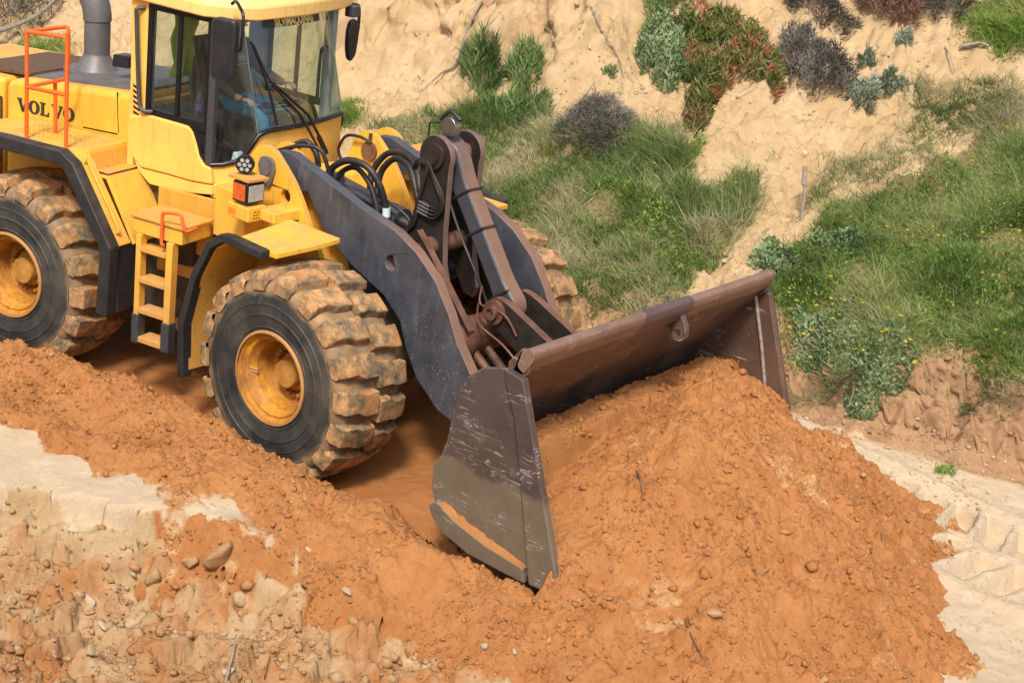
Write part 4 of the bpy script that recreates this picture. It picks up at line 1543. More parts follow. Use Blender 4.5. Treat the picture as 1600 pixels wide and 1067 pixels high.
# floor, rear wall and frame
g = MB()
g.box(-2.56, -1.45, -.80, .80, 1.80, 1.88, xf=REAR)
g.build('cab_floor', SEATM, CAB)
g = MB()
g.box(-2.60, -2.53, -.845, .845, 1.82, 2.42, xf=REAR)
g.build('rear_panel', YELC, CAB, bevel=.01)
for s in (-1, 1):
    g = MB()   # rear pillar
    x0, x1 = rp(206, 90, YS)[0], rp(231, 90, YS)[0]
    g.prism([(x0, 2.30), (x0 - .02, 3.32), (x1 - .01, 3.32), (x1, 2.30)], s * .865, s * .79, xf=REAR)
    pl = g.build('rear_pillar', YELC, CAB, bevel=.012)
    if s < 0:
        for k in range(6):
            u, v = 208, 131 + k * 8.3
            g = MB()
            q = [rp(u, v, -.868), rp(u + 10, v + 9 - k * .4, -.868), rp(u + 10, v + 12 - k * .4, -.868), rp(u, v + 4, -.868)]
            g.prism(q, -.868, -.862, xf=REAR)
            g.build('vent_slot', BLACK, pl)
    g = MB()
    g.box(x0 - .01, x1 + .005, min(s * .788, s * .770), max(s * .788, s * .770), 2.40, 3.30, xf=REAR)
    g.build('pillar_lining', BLUEG, CAB)
    g = MB()   # door pillar
    xb0, xb1 = rp(326, 140, YS)[0], rp(337, 140, YS)[0]
    g.prism([(xb0, 2.06), (xb0 - .005, 3.30), (xb1 - .01, 3.30), (xb1, 2.06)], s * .872, s * .80, xf=REAR)
    g.build('door_pillar', GREY, CAB, bevel=.02, seg=3)
    # side window: frame and two sliding panes
    wtop = 3.285
    wl_, wr = rp(231, 100, YS)[0], xb0
    wm = rp(279, 100, YS)[0]
    zb = 2.385
    xr = rp(305, 205, YS)[0]
    g = MB()
    g.prism([(wl_ - .01, zb - .02), (wl_ - .01, wtop + .03), (wr + .01, wtop + .03), (wr + .01, zb - .04)], s * .862, s * .835, [[(wl_ + .035, zb + .045), (wr - .035, zb + .03), (wr - .035, wtop - .03), (wl_ + .035, wtop - .03)]], xf=REAR)
    wf = g.build('window_frame', BLACK, CAB)
    g = MB()
    g.box(wm - .018, wm + .018, s * .85 - .012, s * .85 + .012, zb + .03, wtop - .02, xf=REAR)
    g.build('window_divider', BLACK, wf)
    for x0, x1, yo in ((wl_ + .03, wm, .852), (wm, wr - .03, .843)):
        obj('window_pane', [REAR((x0, s * yo, zb + .03)), REAR((x1, s * yo, zb + .02)), REAR((x1, s * yo, wtop - .02)), REAR((x0, s * yo, wtop - .02))], [(0, 1, 2, 3)], GLASSD, wf)
    # small lower pane in the door
    ql = [rp(u, v, YS) for u, v in [(302, 201), (328, 206), (328, 255), (321, 252), (315, 243), (310, 222)]]
    obj('lower_pane', [REAR((x, s * .85, z)) for x, z in ql], [tuple(range(len(ql)))], GLASSD, CAB)
    g = MB()
    g.prism(band([ql[0], ql[5], ql[4], ql[3], ql[2]], .014, .014), s * .868, s * .84, xf=REAR)
    g.build('pane_seal', BLACK, CAB)
# front wall below the glass, glass, and black seals
plan_b = [(-1.70, -.855, 2.075), (-1.62, -.80, 2.085), (-1.53, -.735, 2.12), (-1.475, -.69, 2.18), (-1.435, -.66, 2.27), (-1.40, -.625, 2.355), (-1.365, -.55, 2.39), (-1.34, -.30, 2.385), (-1.33, 0, 2.38)]
plan_b = plan_b + [(x, -y, z) for x, y, z in plan_b[-2::-1]]


def up_pt(x, y, z):
    k = abs(y)
    if k > .60:
        t = (k - .60) / .255
        xt = -1.63 - .09 * t
    else:
        xt = -1.63 + .05 * (1 - (k / .6) ** 2)
    return (xt, y, 3.31)


V, F = [], []
n = len(plan_b)
for x, y, z in plan_b:
    V += [(x, y, 1.86 if abs(y) > .7 else 1.70), (x, y, z)]
for x, y, z in plan_b:
    V += [(x - .04, y * .96, 1.86 if abs(y) > .7 else 1.70), (x - .04, y * .96, z)]
for i in range(n - 1):
    a, b = 2 * i, 2 * i + 2
    F += [(a, b, b + 1, a + 1), (2 * n + a, 2 * n + a + 1, 2 * n + b + 1, 2 * n + b), (a + 1, b + 1, 2 * n + b + 1, 2 * n + a + 1), (a, 2 * n + a, 2 * n + b, b)]
obj('front_panel', [REAR(v) for v in V], F, YELC, CAB, smooth=35)
# bottom band of the near front corner
g = MB()
g.prism([(-1.70, 1.80), (-1.70, 1.93), (-1.50, 1.94), (-1.50, 1.80)], -.845, -.70, xf=REAR)
g.build('corner_band', YELC, CAB, bevel=.015)
kq = 5


def glass_strip(name, idx, mat):
    V, F = [], []
    for i in idx:
        x, y, z = plan_b[i]
        V += [REAR((x, y, z)), REAR(up_pt(x, y, z))]
    for i in range(len(idx) - 1):
        F.append((2 * i, 2 * i + 2, 2 * i + 3, 2 * i + 1))
    return obj(name, V, F, mat, CAB, smooth=60)


glass_strip('windscreen', range(5, n - 5), GLASS)
glass_strip('corner_pane', range(0, 6), GLASS)
glass_strip('corner_pane', range(n - 6, n), GLASS)
g = MB()
g.tube([REAR((x + .004, y * 1.004, z + .012)) for x, y, z in plan_b], .022, 8)
g.build('glass_seal', BLACK, CAB, smooth=60)
g = MB()
g.tube([REAR(up_pt(x, y, z)) for x, y, z in plan_b], .03, 8)
g.build('top_seal', BLACK, CAB, smooth=60)
for i in (5, n - 6):
    x, y, z = plan_b[i]
    g = MB()
    g.tube([REAR((x + .004, y, z)), REAR(up_pt(x, y, z))], .007, 6)
    g.build('glass_joint', m_plain('grey_silicone', (.16, .16, .14), .6), CAB, smooth=60)
x, y, z = plan_b[n - 1]
# pale trim of the far door post, inside
g = MB()
g.box(-1.74, -1.66, .76, .845, 1.9, 3.3, xf=REAR)
g.build('inner_post', BLUEG, CAB, bevel=.01)
g = MB()
g.tube([REAR((-1.78, .78, 2.38)), REAR((-1.78, .78, 2.82)), REAR((-1.74, .78, 2.90)), REAR((-1.68, .76, 2.92))], .016, 8, 4)
g.build('grab_bar', GREY, CAB, smooth=60)
# roof
g = MB()
rp_ = [(-2.70, -.80), (-2.62, -.92), (-1.80, -.93), (-1.60, -.80), (-1.47, -.62), (-1.42, 0), (-1.47, .62), (-1.55, .88), (-1.70, .94), (-2.62, .92), (-2.70, .80)]
lo_, hi_ = 3.30, 3.46
n2 = len(rp_)
cx_, cy_ = -2.08, 0
V = [REAR((x, y, lo_ + (.02 if x < -2.3 else 0))) for x, y in rp_] + [REAR((x, y, hi_ - .05)) for x, y in rp_] + [REAR((cx_ + (x - cx_) * .88, cy_ + (y - cy_) * .88, hi_ + .05)) for x, y in rp_]
F = [tuple(range(n2))[::-1], tuple(range(2 * n2, 3 * n2))]
for k in range(2):
    F += [(k * n2 + i, k * n2 + (i + 1) % n2, (k + 1) * n2 + (i + 1) % n2, (k + 1) * n2 + i) for i in range(n2)]
roof = obj('roof', V, F, m_paint('sun_bleached_yellow', (.88, .60, .20), dust=.5, rust=.1, dustcol=(.75, .62, .40)), CAB, bevel=.02, seg=3)
g = MB()
for (x, y) in ((-2.2, -.86), (-1.95, -.80), (-1.72, -.72)):
    g.lathe([(.018, 0), (.018, .03), (.008, .05)], (x, y, hi_ - .02), 'z', 8, xf=REAR)
g.build('roof_bolt', STEELD, roof)
# black sun strip with the lettering at the top of the windscreen
sg = MB()


def ws_pt(y, k):
    i = np.interp(y, [p[1] for p in plan_b], range(n))
    x = np.interp(y, [p[1] for p in plan_b], [p[0] for p in plan_b])
    z = np.interp(y, [p[1] for p in plan_b], [p[2] for p in plan_b])
    a, b = Vector((x, y, z)), Vector(up_pt(x, y, z))
    return a + (b - a) * k


V, F = [], []
ysx = np.linspace(-.42, .40, 12)
for yy in ysx:
    for k in (.885, .975):
        p_ = ws_pt(yy, k) + Vector((.010, 0, .002))
        V.append(REAR(p_))
for i in range(11):
    F.append((2 * i, 2 * i + 2, 2 * i + 3, 2 * i + 1))
strip = obj('sun_strip', V, F, BLACK, CAB, smooth=60)


def text_mesh(body, size, font_shear=0.0):
    cu = bpy.data.curves.new('t', 'FONT')
    cu.body = body
    cu.size = size
    cu.align_x = 'CENTER'
    cu.offset = .004
    to = bpy.data.objects.new('t', cu)
    C.objects.link(to)
    dg = bpy.context.evaluated_depsgraph_get()
    me = bpy.data.meshes.new_from_object(to.evaluated_get(dg))
    V = [tuple(v.co) for v in me.vertices]
    F = [tuple(p.vertices) for p in me.polygons]
    bpy.data.objects.remove(to)
    return V, F


V, F = text_mesh('SILVIM\u00c1QUINAS', .10)
wid = max(v[0] for v in V) - min(v[0] for v in V)
V2 = []
for (a, b, c) in V:
    yy = a / wid * .56 + .0
    p_ = ws_pt(yy, .930 + (b - .036) / .98) + Vector((.014, 0, .003))
    V2.append(REAR(p_))
obj('lettering', V2, F, SIGNY, strip)
# rail beside the rear pillar
g = MB()
pts = [(222, 13), (214, 15), (213.5, 30), (215.5, 110), (218, 160), (223, 173), (233, 176)]
g.tube([REAR((rp(u, v, -.91)[0], -.91 if 0 < i < 6 else -.865, rp(u, v, -.91)[1])) for i, (u, v) in enumerate(pts)], .018, 8, 4)
g.build('grab_rail', GREY, CAB, smooth=60)
# mirrors
g = MB()
c0 = rp(354, 78, -1.05)
mx, mz = c0
g.prism(rounded([(mx - .125, mz - .22), (mx - .125, mz + .22), (mx - .08, mz + .25), (mx + .09, mz + .25), (mx + .105, mz + .20), (mx + .105, mz - .20), (mx + .06, mz - .25), (mx - .08, mz - .25)], .03, 4), -1.10, -1.02, xf=REAR)
mi = g.build('mirror', MIRRORB, CAB, bevel=.025, seg=3)
g = MB()
g.tube([REAR((mx + .09, -1.04, mz + .02)), REAR((mx + .13, -1.04, mz + .03)), REAR((mx + .13, -1.03, mz + .27)), REAR((mx + .05, -.98, mz + .34)), REAR((mx - .05, -.90, mz + .36)), REAR((mx - .1, -.88, mz + .33))], .014, 8, 4)
g.lathe([(.016, -.02), (.016, .02)], (mx + .115, -1.07, mz + .02), n=10, xf=REAR)
g.build('mirror_arm', BLACK, mi, smooth=60)
g = MB()
c0 = rp(549, 62, 1.12)
mx, mz = c0
mr = Matrix.Rotation(R(80), 3, 'Z')
prof = rounded([(-.065, -.08), (-.07, .08), (-.045, .17), (.015, .195), (.07, .15), (.075, 0), (.055, -.15), (.0, -.205), (-.035, -.18)], .04, 4)
g.prism(prof, -.028, .028)
g.V = [REAR(Vector((mx, 1.12, mz)) + mr @ Vector(v)) for v in g.V]
mi = g.build('mirror', MIRRORB, CAB, bevel=.02)
g = MB()
g.tube([REAR((mx, 1.14, mz)), REAR((mx + .02, 1.18, mz + .05)), REAR((mx + .02, 1.18, mz + .27)), REAR((mx + .01, 1.12, mz + .32)), REAR((mx - .02, .9, mz + .33))], .016, 8, 4)
g.build('mirror_arm', BLACK, mi, smooth=60)
g = MB()
g.box(-1.60, -1.50, .84, .95, 3.20, 3.30, xf=REAR)
g.build('roof_lamp', GREY, CAB, bevel=.01)
g = MB()
c0 = rp(194, 94, -.2)
g.prism(rounded([(c0[0] - .07, c0[1] - .06), (c0[0] - .06, c0[1] + .05), (c0[0] + .12, c0[1] + .06), (c0[0] + .12, c0[1] - .05)], .02, 3), -.28, -.14, xf=REAR)
g.build('rear_lamp', MIRRORB, CAB, bevel=.012)
# wipers
def ws_px(u, v, off=.035):
    """point of the windscreen seen at a measured position"""
    d = Vector(pray(u, v))
    o = Vector(CAM)
    a, b, c = (Vector(REAR(ws_pt(yy, kk))) for yy, kk in ((-.4, 0), (.4, 0), (0, 1)))
    nn = (b - a).cross(c - a).normalized()
    if nn.dot(d) > 0:
        nn = -nn
    t_ = (a + nn * off - o).dot(nn) / d.dot(nn)
    return tuple(o + d * t_)


g = MB()
g.tube([ws_px(500, 237, .09), ws_px(470, 180, .06), ws_px(424, 132, .05)], .012, 6)
g.tube([ws_px(511, 238, .09), ws_px(482, 180, .06), ws_px(424, 128, .05)], .014, 6)
g.tube([ws_px(510, 240, .09), ws_px(498, 214, .08)], .024, 8)
wi = g.build('wiper', BLACK, CAB, smooth=60)
g = MB()
g.tube([ws_px(392, 66, .04), ws_px(408, 105, .04), ws_px(422, 148, .04), ws_px(433, 196, .04)], .012, 6, 3)
g.tube([ws_px(396, 70, .05), ws_px(412, 108, .05), ws_px(424, 130, .05)], .008, 6)
g.build('wiper_blade', BLACK, wi, smooth=60)

# seat, console and steering wheel
g = MB()
g.box(-2.32, -1.90, -.25, .25, 2.22, 2.36, xf=REAR)
g.prism([(-2.42, 2.30), (-2.50, 2.95), (-2.38, 2.98), (-2.26, 2.34)], -.25, .25, xf=REAR)
g.box(-2.25, -2.0, -.18, .18, 1.88, 2.22, xf=REAR)
g.build('driver_seat', SEATM, CAB, bevel=.04, seg=3)
g = MB()
g.tube([REAR((-1.52, 0, 2.0)), REAR((-1.62, 0, 2.45))], .05, 12)
g.prism([(-1.48, 1.9), (-1.46, 2.36), (-1.56, 2.42), (-1.62, 1.9)], -.22, .30, xf=REAR)
g.build('steering_column', SEATM, CAB, bevel=.03)
g = MB()
cw = Vector((-1.64, 0, 2.50))
axn = Vector((-.25, 0, 1)).normalized()
e1, e2 = Vector((0, 1, 0)), axn.cross(Vector((0, 1, 0)))
ring = [REAR(cw + e1 * (.20 * math.cos(a)) + e2 * (.20 * math.sin(a))) for a in np.linspace(0, 2 * math.pi, 25)]
g.tube(ring, .016, 8)
g.tube([ring[0], ring[12]], .014, 6)
g.tube([REAR(cw), ring[18]], .014, 6)
g.build('steering_wheel', BLACK, CAB, smooth=60)
g = MB()
g.box(-2.45, -1.75, -.62, -.34, 1.88, 2.42, xf=REAR)
g.build('side_console', SEATM, CAB, bevel=.04)
g = MB()
g.lathe([(.10, 0), (.11, .12), (.10, .16)], (-1.62, -.50, 2.16), 'z', 16, xf=REAR)
g.build('joystick_base', SEATM, CAB, smooth=40)
bag = MB()
bag.prism([(-1.66, 1.885), (-1.60, 2.20), (-1.56, 2.20), (-1.46, 1.885)], -.70, -.60, xf=REAR)
bagm = bag.build('paper_bag', WHITE, None, bevel=.02)
tag(bagm, 'pale crumpled bag on the cab floor behind the corner glass', 'bag')
g = MB()
bx = rp(311, 165, -.74)
g.lathe([(.034, 0), (.036, .02), (.036, .13), (.030, .16), (.014, .20), (.014, .225)], (bx[0], -.74, bx[1] - .10), 'z', 16, xf=REAR)
bt = g.build('water_bottle', BOTTLE, None, smooth=40)
tag(bt, 'clear plastic water bottle standing on the cab window ledge', 'bottle')
g = MB()
g.lathe([(.037, .06), (.037, .12)], (bx[0], -.74, bx[1] - .10), 'z', 16, xf=REAR, close=False)
g.build('bottle_label', m_plain('purple_label', (.10, .08, .25), .5), bt, smooth=40)
g = MB()
g.box(-2.40, -1.78, -.83, -.68, bx[1] - .14, bx[1] - .102, xf=REAR)
g.build('window_ledge', SEATM, CAB, bevel=.01)
# hi-vis vest hung behind the seat
V, F = [], []
for i in range(9):
    for k in range(10):
        yy = -.52 + .34 * i / 8 + (.06 if k > 6 else 0)
        zz = 3.22 - .60 * k / 9
        V.append(REAR((-2.44 + .035 * math.sin(i * 1.9 + k * .5) + .02 * math.sin(k * 1.3), yy, zz)))
for i in range(8):
    for k in range(9):
        F.append((i * 10 + k, i * 10 + k + 1, i * 10 + 11 + k, i * 10 + 10 + k))
vest = obj('safety_vest', V, F, VEST, None, smooth=80)
sm = vest.modifiers.new('solid', 'SOLIDIFY')
sm.thickness = .012
tag(vest, 'yellow-green safety vest hanging inside the cab behind the driver', 'vest')

# ---- hood, engine cover, exhaust
HY = .72
g = MB()
hp = [(-4.12, 1.25), (-4.12, 2.30), (-3.9, 2.36), (-2.62, 2.48), (-2.62, 1.30)]
g.prism(hp, -HY, HY, xf=REAR)
hood = g.build('hood', YEL, LD, bevel=.07, seg=4)
g = MB()
a_, b_ = rp(183, 145, -HY - .001), rp(185, 208, -HY - .001)
g.prism([(a_[0] - .004, a_[1]), (a_[0] + .004, a_[1]), (b_[0] + .004, b_[1]), (b_[0] - .004, b_[1])], -HY - .002, -HY + .01, xf=REAR)
c_, d_ = rp(130, 198, -HY), rp(184, 209, -HY)
g.prism([(c_[0], c_[1]), (d_[0], d_[1]), (d_[0], d_[1] - .012), (c_[0], c_[1] - .012)], -HY - .002, -HY + .01, xf=REAR)
g.build('panel_gap', BLACK, hood)
g = MB()
V = [REAR((x, y, 2.365 + (x + 3.9) * .094 + .012)) for x, y in ((-3.90, -.60), (-2.66, -.60), (-2.66, .60), (-3.90, .60))]
V += [(x, y, z - .03) for x, y, z in V]
g.add(V, [(0, 1, 2, 3), (7, 6, 5, 4), (0, 4, 5, 1), (1, 5, 6, 2), (2, 6, 7, 3), (3, 7, 4, 0)])
g.build('hood_top_plate', EXH, hood, bevel=.006)
g = MB()
V = [REAR((x, y, z)) for x, y, z in ((-4.75, -.55, 2.315), (-3.98, -.55, 2.375), (-3.98, .5, 2.375), (-4.75, .5, 2.315))]
V += [(x, y, z - .03) for x, y, z in V]
g.add(V, [(0, 1, 2, 3), (7, 6, 5, 4), (0, 4, 5, 1), (1, 5, 6, 2), (2, 6, 7, 3), (3, 7, 4, 0)])
g.build('radiator_screen', MESHB, hood, bevel=.004)
# rear engine cover with mesh side
g = MB()
g.prism([(-5.7, 1.3), (-5.7, 2.10), (-5.4, 2.26), (-4.16, 2.31), (-4.16, 1.3)], -HY + .02, HY - .02, xf=REAR)
ec = g.build('engine_cover', YEL, LD, bevel=.05, seg=3)
g = MB()
for k in range(30):
    x = -5.4 + k * .042
    g.box(x, x + .016, -HY + .002, -HY + .014, 1.38, 2.12, xf=REAR)
for k in range(18):
    z = 1.40 + k * .042
    g.box(-5.42, -4.18, -HY + .006, -HY + .018, z, z + .016, xf=REAR)
g.build('grille_mesh', MESHB, ec)
g = MB()
g.box(-5.44, -4.17, -HY + .019, -HY + .022, 1.36, 2.14, xf=REAR)
g.build('grille_backing', BLACK, ec)
for k in range(3):
    g = MB()
    z = 1.95 - k * .24
    g.prism([(-4.9, z + .16), (-4.17, z - .14), (-4.17, z - .17), (-4.9, z + .13)], -HY - .004, -HY + .004, xf=REAR)
    g.build('grille_bar', YEL if k != 1 else STEELD, ec)
# VOLVO lettering as slab-serif strokes
def letter(ch):
    if ch == 'V':
        return [[(0, 1), (.44, 1), (.44, .90), (.36, .90), (.56, .34), (.74, .90), (.64, .90), (.64, 1), (1.0, 1), (1.0, .90), (.92, .90), (.60, 0), (.42, 0), (.08, .90), (0, .90)]], []
    if ch == 'L':
        return [[(0, 1), (.5, 1), (.5, .90), (.38, .90), (.38, .12), (.62, .12), (.74, .34), (.84, .34), (.80, 0), (0, 0), (0, .10), (.11, .10), (.11, .90), (0, .90)]], []
    o_ = [(.5 + .50 * math.cos(a), .5 + .52 * math.sin(a)) for a in np.linspace(0, 2 * math.pi, 33)[:-1]]
    i_ = [(.5 + .20 * math.cos(a), .5 + .40 * math.sin(a)) for a in np.linspace(0, 2 * math.pi, 33)[:-1]]
    return [o_], [i_]


lx, lw, lh = -3.985, .128, .150
a0, a1 = rp(27, 163, -HY), rp(117, 187, -HY)
for k, ch in enumerate('VOLVO'):
    o_, i_ = letter(ch)
    cell = (a1[0] - a0[0]) / 5

    def tr(p, k=k):
        return (a0[0] + cell * (k + .5 + (p[0] - .5) * .98), 2.118 + .007 * k + (p[1] - .5) * .118)
    g = MB()
    g.prism([tr(p) for p in o_[0]], -HY - .006, -HY + .004, [[tr(p) for p in h] for h in i_], xf=REAR)
    g.build('letter', LETTER, hood)
# exhaust
ex_ = -3.70
g = MB()
g.lathe([(.30, 2.385), (.30, 2.40)], (ex_, 0, 0), 'z', 28, xf=REAR)
g.lathe([(.205, 2.395), (.185, 2.42), (.125, 2.53), (.118, 2.55)], (ex_, 0, 0), 'z', 28, xf=REAR)
exh = g.build('exhaust_stack', EXH, LD, smooth=35)
g = MB()
g.tube([REAR((ex_, 0, 2.53)), REAR((ex_ - .005, 0, 2.86))], .118, 28)
g.build('exhaust_pipe', EXH, exh, smooth=40)
g = MB()
g.tube([REAR((ex_ - .005 - .30 * (1 - math.cos(t)) * 1.0, 0, 2.85 + .34 * math.sin(t))) for t in np.linspace(0, 1.25, 9)] + [REAR((ex_ - .42, 0, 3.25))], .128, 28)
g.build('exhaust_elbow', EXH, exh, smooth=40)

# ---- rear fenders with steps
for s in (-1, 1):
    g = MB()
    ys = sorted((s * 1.43, s * 1.24))
    g.prism(band([(-4.1, 1.95), (-3.7, 2.02), (-2.74, 2.045), (-2.62, 1.985), (-2.19, 1.36)], .012, .022), *ys, xf=REAR)
    ys = sorted((s * 1.24, s * .74))
    g.prism(band([(-4.1, 1.95), (-3.7, 2.02), (-2.68, 2.047), (-2.62, 1.87), (-2.46, 1.865), (-2.15, 1.36)], .012, .022), *ys, xf=REAR)
    fe = g.build('rear_fender', YEL, LD, bevel=.006)
    g = MB()   # rusty riser and tread of the step
    ys = sorted((s * 1.22, s * .80))
    g.prism(band([(-2.665, 2.02), (-2.612, 1.885), (-2.60, 1.884), (-2.475, 1.879)], .016, -.0125), *ys, xf=REAR)
    g.build('step', YELD, fe, bevel=.002)
    g = MB()   # perforated deck plate
    for i in range(16):
        for k in range(7):
            g.box(-3.55 + i * .052, -3.525 + i * .052, s * .86 + s * k * .055 - .012, s * .86 + s * k * .055 + .012, 2.036 + i * .0012, 2.041 + i * .0012, xf=REAR)
    tag(g.build('deck_grip', YEL, fe), kind='stuff')
    g = MB()
    yr = sorted((s * 1.52, s * 1.40))
    g.prism(band([(-4.2, 1.92), (-3.75, 2.04), (-3.4, 2.06), (-2.74, 2.072), (-2.60, 1.995), (-2.175, 1.37), (-2.20, .76)], .012, .11), *yr, xf=REAR)
    g.build('fender_rubber', RUBBER, fe, bevel=.016)
    g = MB()
    yr = sorted((s * 1.40, s * 1.12))
    g.prism([(-2.22, 1.345), (-2.19, 1.345), (-2.17, .80), (-2.20, .80)], *yr, xf=REAR)
    g.build('fender_skirt', RUBBER, fe, bevel=.006)
    g = MB()
    g.tube([REAR((-2.60, s * 1.36, 1.99)), REAR((-2.57, s * 1.36, 2.02)), REAR((-2.54, s * 1.36, 1.97)), REAR((-2.24, s * 1.36, 1.53)), REAR((-2.23, s * 1.36, 1.47)), REAR((-2.27, s * 1.36, 1.46))], .012, 8, 4)
    g.build('fender_grip', YEL, fe, smooth=60)
    g = MB()
    g.prism([(-4.0, 1.30), (-4.0, 1.93), (-2.75, 2.0), (-2.6, 1.9), (-2.3, 1.4), (-2.6, 1.3)], s * .74, s * .725, xf=REAR)
    g.build('inner_panel', YEL, fe)
g = MB()
g.tube([REAR((-4.08, -1.0, 1.55)), REAR((-4.06, -1.02, 1.78)), REAR((-3.98, -1.02, 1.84)), REAR((-3.88, -1.0, 1.84))], .022, 8, 4)
g.build('tie_rail', YEL, LD, smooth=60)
# orange guard rail on the near rear fender
g = MB()


def rr_(u, v, y):
    x, z = rp(u, v, y)
    return REAR((x, y, z))


A_, B_ = (42, -1.33), (105, -1.33)
g.tube([rr_(41.5, 218, -1.33), rr_(42, 50, -1.33)], .017, 10)
g.tube([rr_(103, 236, -1.33), rr_(105, 68, -1.33), rr_(103, 62, -1.33), rr_(97, 58, -1.33), rr_(42, 50, -1.33)], .017, 10, 3)
g.tube([rr_(42, 50, -1.33), rr_(98, 43, -.95), rr_(105, 44, -.95), rr_(107, 52, -.95), rr_(106, 110, -.95), rr_(103, 122, -.95), rr_(97, 125, -.95), rr_(42, 136, -1.33)], .017, 10, 3)
g.tube([rr_(42, 136, -1.33), rr_(104, 149, -1.33)], .017, 10)
g.tube([rr_(86, 127, -1.0), rr_(87, 209, -1.0)], .017, 10)
rail = g.build('guard_rail', ORANGE, LD, smooth=60)

# ---- boarding ladder and tool box on the near side
g = MB()
g.box(-2.08, -1.56, -1.36, -.98, 1.52, 1.645, xf=REAR)
tb = g.build('tool_box', YEL, LD, bevel=.008)
g = MB()
g.box(-2.10, -1.54, -1.375, -.97, 1.650, 1.672, xf=REAR)
g.build('box_lid', YELD, tb, bevel=.005)
lad = MB()
lx0, lx1 = rp(217, 450, -1.36)[0], rp(264, 450, -1.36)[0]
lad.prism([(lx0 - .035, 1.52), (lx0 + .02, 1.52), (lx0 + .02, .80), (lx0 - .035, .80)], -1.38, -1.30, xf=REAR)
lad.prism([(lx1 - .035, 1.52), (lx1 + .035, 1.52), (lx1 + .03, .80), (lx1 - .035, .80)], -1.38, -1.30, xf=REAR)
ladder = lad.build('ladder', YEL, LD, bevel=.006)
for z in (1.40, 1.13, .86):
    g = MB()
    g.box(lx0 + .015, lx1 - .03, -1.39, -1.24, z - .022, z + .022, xf=REAR)
    g.build('rung', YELD, ladder, bevel=.005)
for xa, xb in ((lx0 - .045, lx0 + .028), (lx1 - .045, lx1 + .04)):
    g = MB()
    g.box(xa, xb, -1.392, -1.29, .56, .82, xf=REAR)
    g.build('rubber_side', GREY, ladder, bevel=.01)
g = MB()
g.box(lx0 + .025, lx1 - .04, -1.385, -1.22, .575, .625, xf=REAR)
g.build('rung', YELD, ladder, bevel=.006)
g = MB()
P = [(256, 383, -1.395), (252, 378, -1.395), (254, 338, -1.395), (258, 333, -1.395), (279, 335, -1.395), (284, 341, -1.395), (288, 358, -1.395), (293, 362, -1.38), (308, 356, -1.36)]
g.tube([rr_(*p) for p in P], .014, 8, 4)
g.build('grab_handle', ORANGE, LD, smooth=60)
# yellow apron under the cab
g = MB()
g.prism([(-2.18, 1.30), (-2.18, 1.80), (-1.48, 1.82), (-1.48, 1.56), (-1.60, 1.52), (-1.62, 1.30)], -.92, -.88, xf=REAR)
g.build('cab_apron', YELD, LD, bevel=.008)
g = MB()
g.box(-2.5, -1.35, -.80, .80, 1.52, 1.78, xf=REAR)
g.build('cab_mount', FRAME, LD, bevel=.02)

# ------------------------------------------------------------------ the driver
def skinned(name, joints, edges, mat, parent=None, sub=2, root=0):
    me = bpy.data.meshes.new(name)
    me.from_pydata([REAR(j[:3]) for j in joints], edges, [])
    o = bpy.data.objects.new(name, me)
    C.objects.link(o)
    o.modifiers.new('skin', 'SKIN')
    o.modifiers.new('sub', 'SUBSURF').levels = sub
    o.modifiers['sub'].render_levels = sub
    for i, j in enumerate(joints):
        sv = me.skin_vertices[0].data[i]
        sv.radius = (j[3], j[4] if len(j) > 4 else j[3])
        sv.use_root = i == root
    me.materials.append(mat)
    if parent is not None:
        o.parent = parent
    dg = bpy.context.evaluated_depsgraph_get()
    m2 = bpy.data.meshes.new_from_object(o.evaluated_get(dg))
    o.modifiers.clear()
    o.data = m2
    m2.shade_smooth()
    return o


PX = -2.13
J = [(PX, 0, 2.46, .15, .16), (PX - .05, 0, 2.66, .15, .14), (PX - .08, 0, 2.84, .18, .13), (PX - .06, 0, 2.97, .10, .09), (PX - .03, 0, 3.05, .055), (PX + .0, 0, 3.12, .075), (PX + .01, 0, 3.21, .085),
     (PX - .07, -.19, 2.91, .075), (PX - .02, -.27, 2.66, .055), (PX + .22, -.30, 2.55, .042), (PX + .30, -.30, 2.54, .03),
     (PX - .07, .19, 2.91, .075), (PX + .05, .27, 2.70, .055), (PX + .34, .16, 2.66, .042), (PX + .42, .14, 2.66, .03),
     (PX + .05, -.11, 2.42, .10), (PX + .42, -.15, 2.42, .075), (PX + .50, -.15, 2.02, .055), (PX + .62, -.15, 1.95, .045),
     (PX + .05, .11, 2.42, .10), (PX + .42, .15, 2.42, .075), (PX + .50, .15, 2.02, .055), (PX + .62, .15, 1.95, .045)]
E_ = [(0, 1), (1, 2), (2, 3), (3, 4), (4, 5), (5, 6), (2, 7), (7, 8), (8, 9), (9, 10), (2, 11), (11, 12), (12, 13), (13, 14), (0, 15), (15, 16), (16, 17), (17, 18), (0, 19), (19, 20), (20, 21), (21, 22)]
person = skinned('person', J, E_, SKIN)
person.data.materials.append(SHIRT)
person.data.materials.append(JEANS)
inv = lambda c: ((c[0] - HINGE_X) * _ca + c[1] * _sa + HINGE_X, -(c[0] - HINGE_X) * _sa + c[1] * _ca, c[2])
for p_ in person.data.polygons:
    x, y, z = inv(p_.center)
    hand = x > PX + .25 and z > 2.50
    if z < 2.515 and not (abs(y) > .22 and z > 2.45):
        p_.material_index = 2
    elif z < 3.0 and not hand:
        p_.material_index = 1
tag(person, 'driver in dark sweatshirt and blue jeans sitting in the loader cab', 'person')
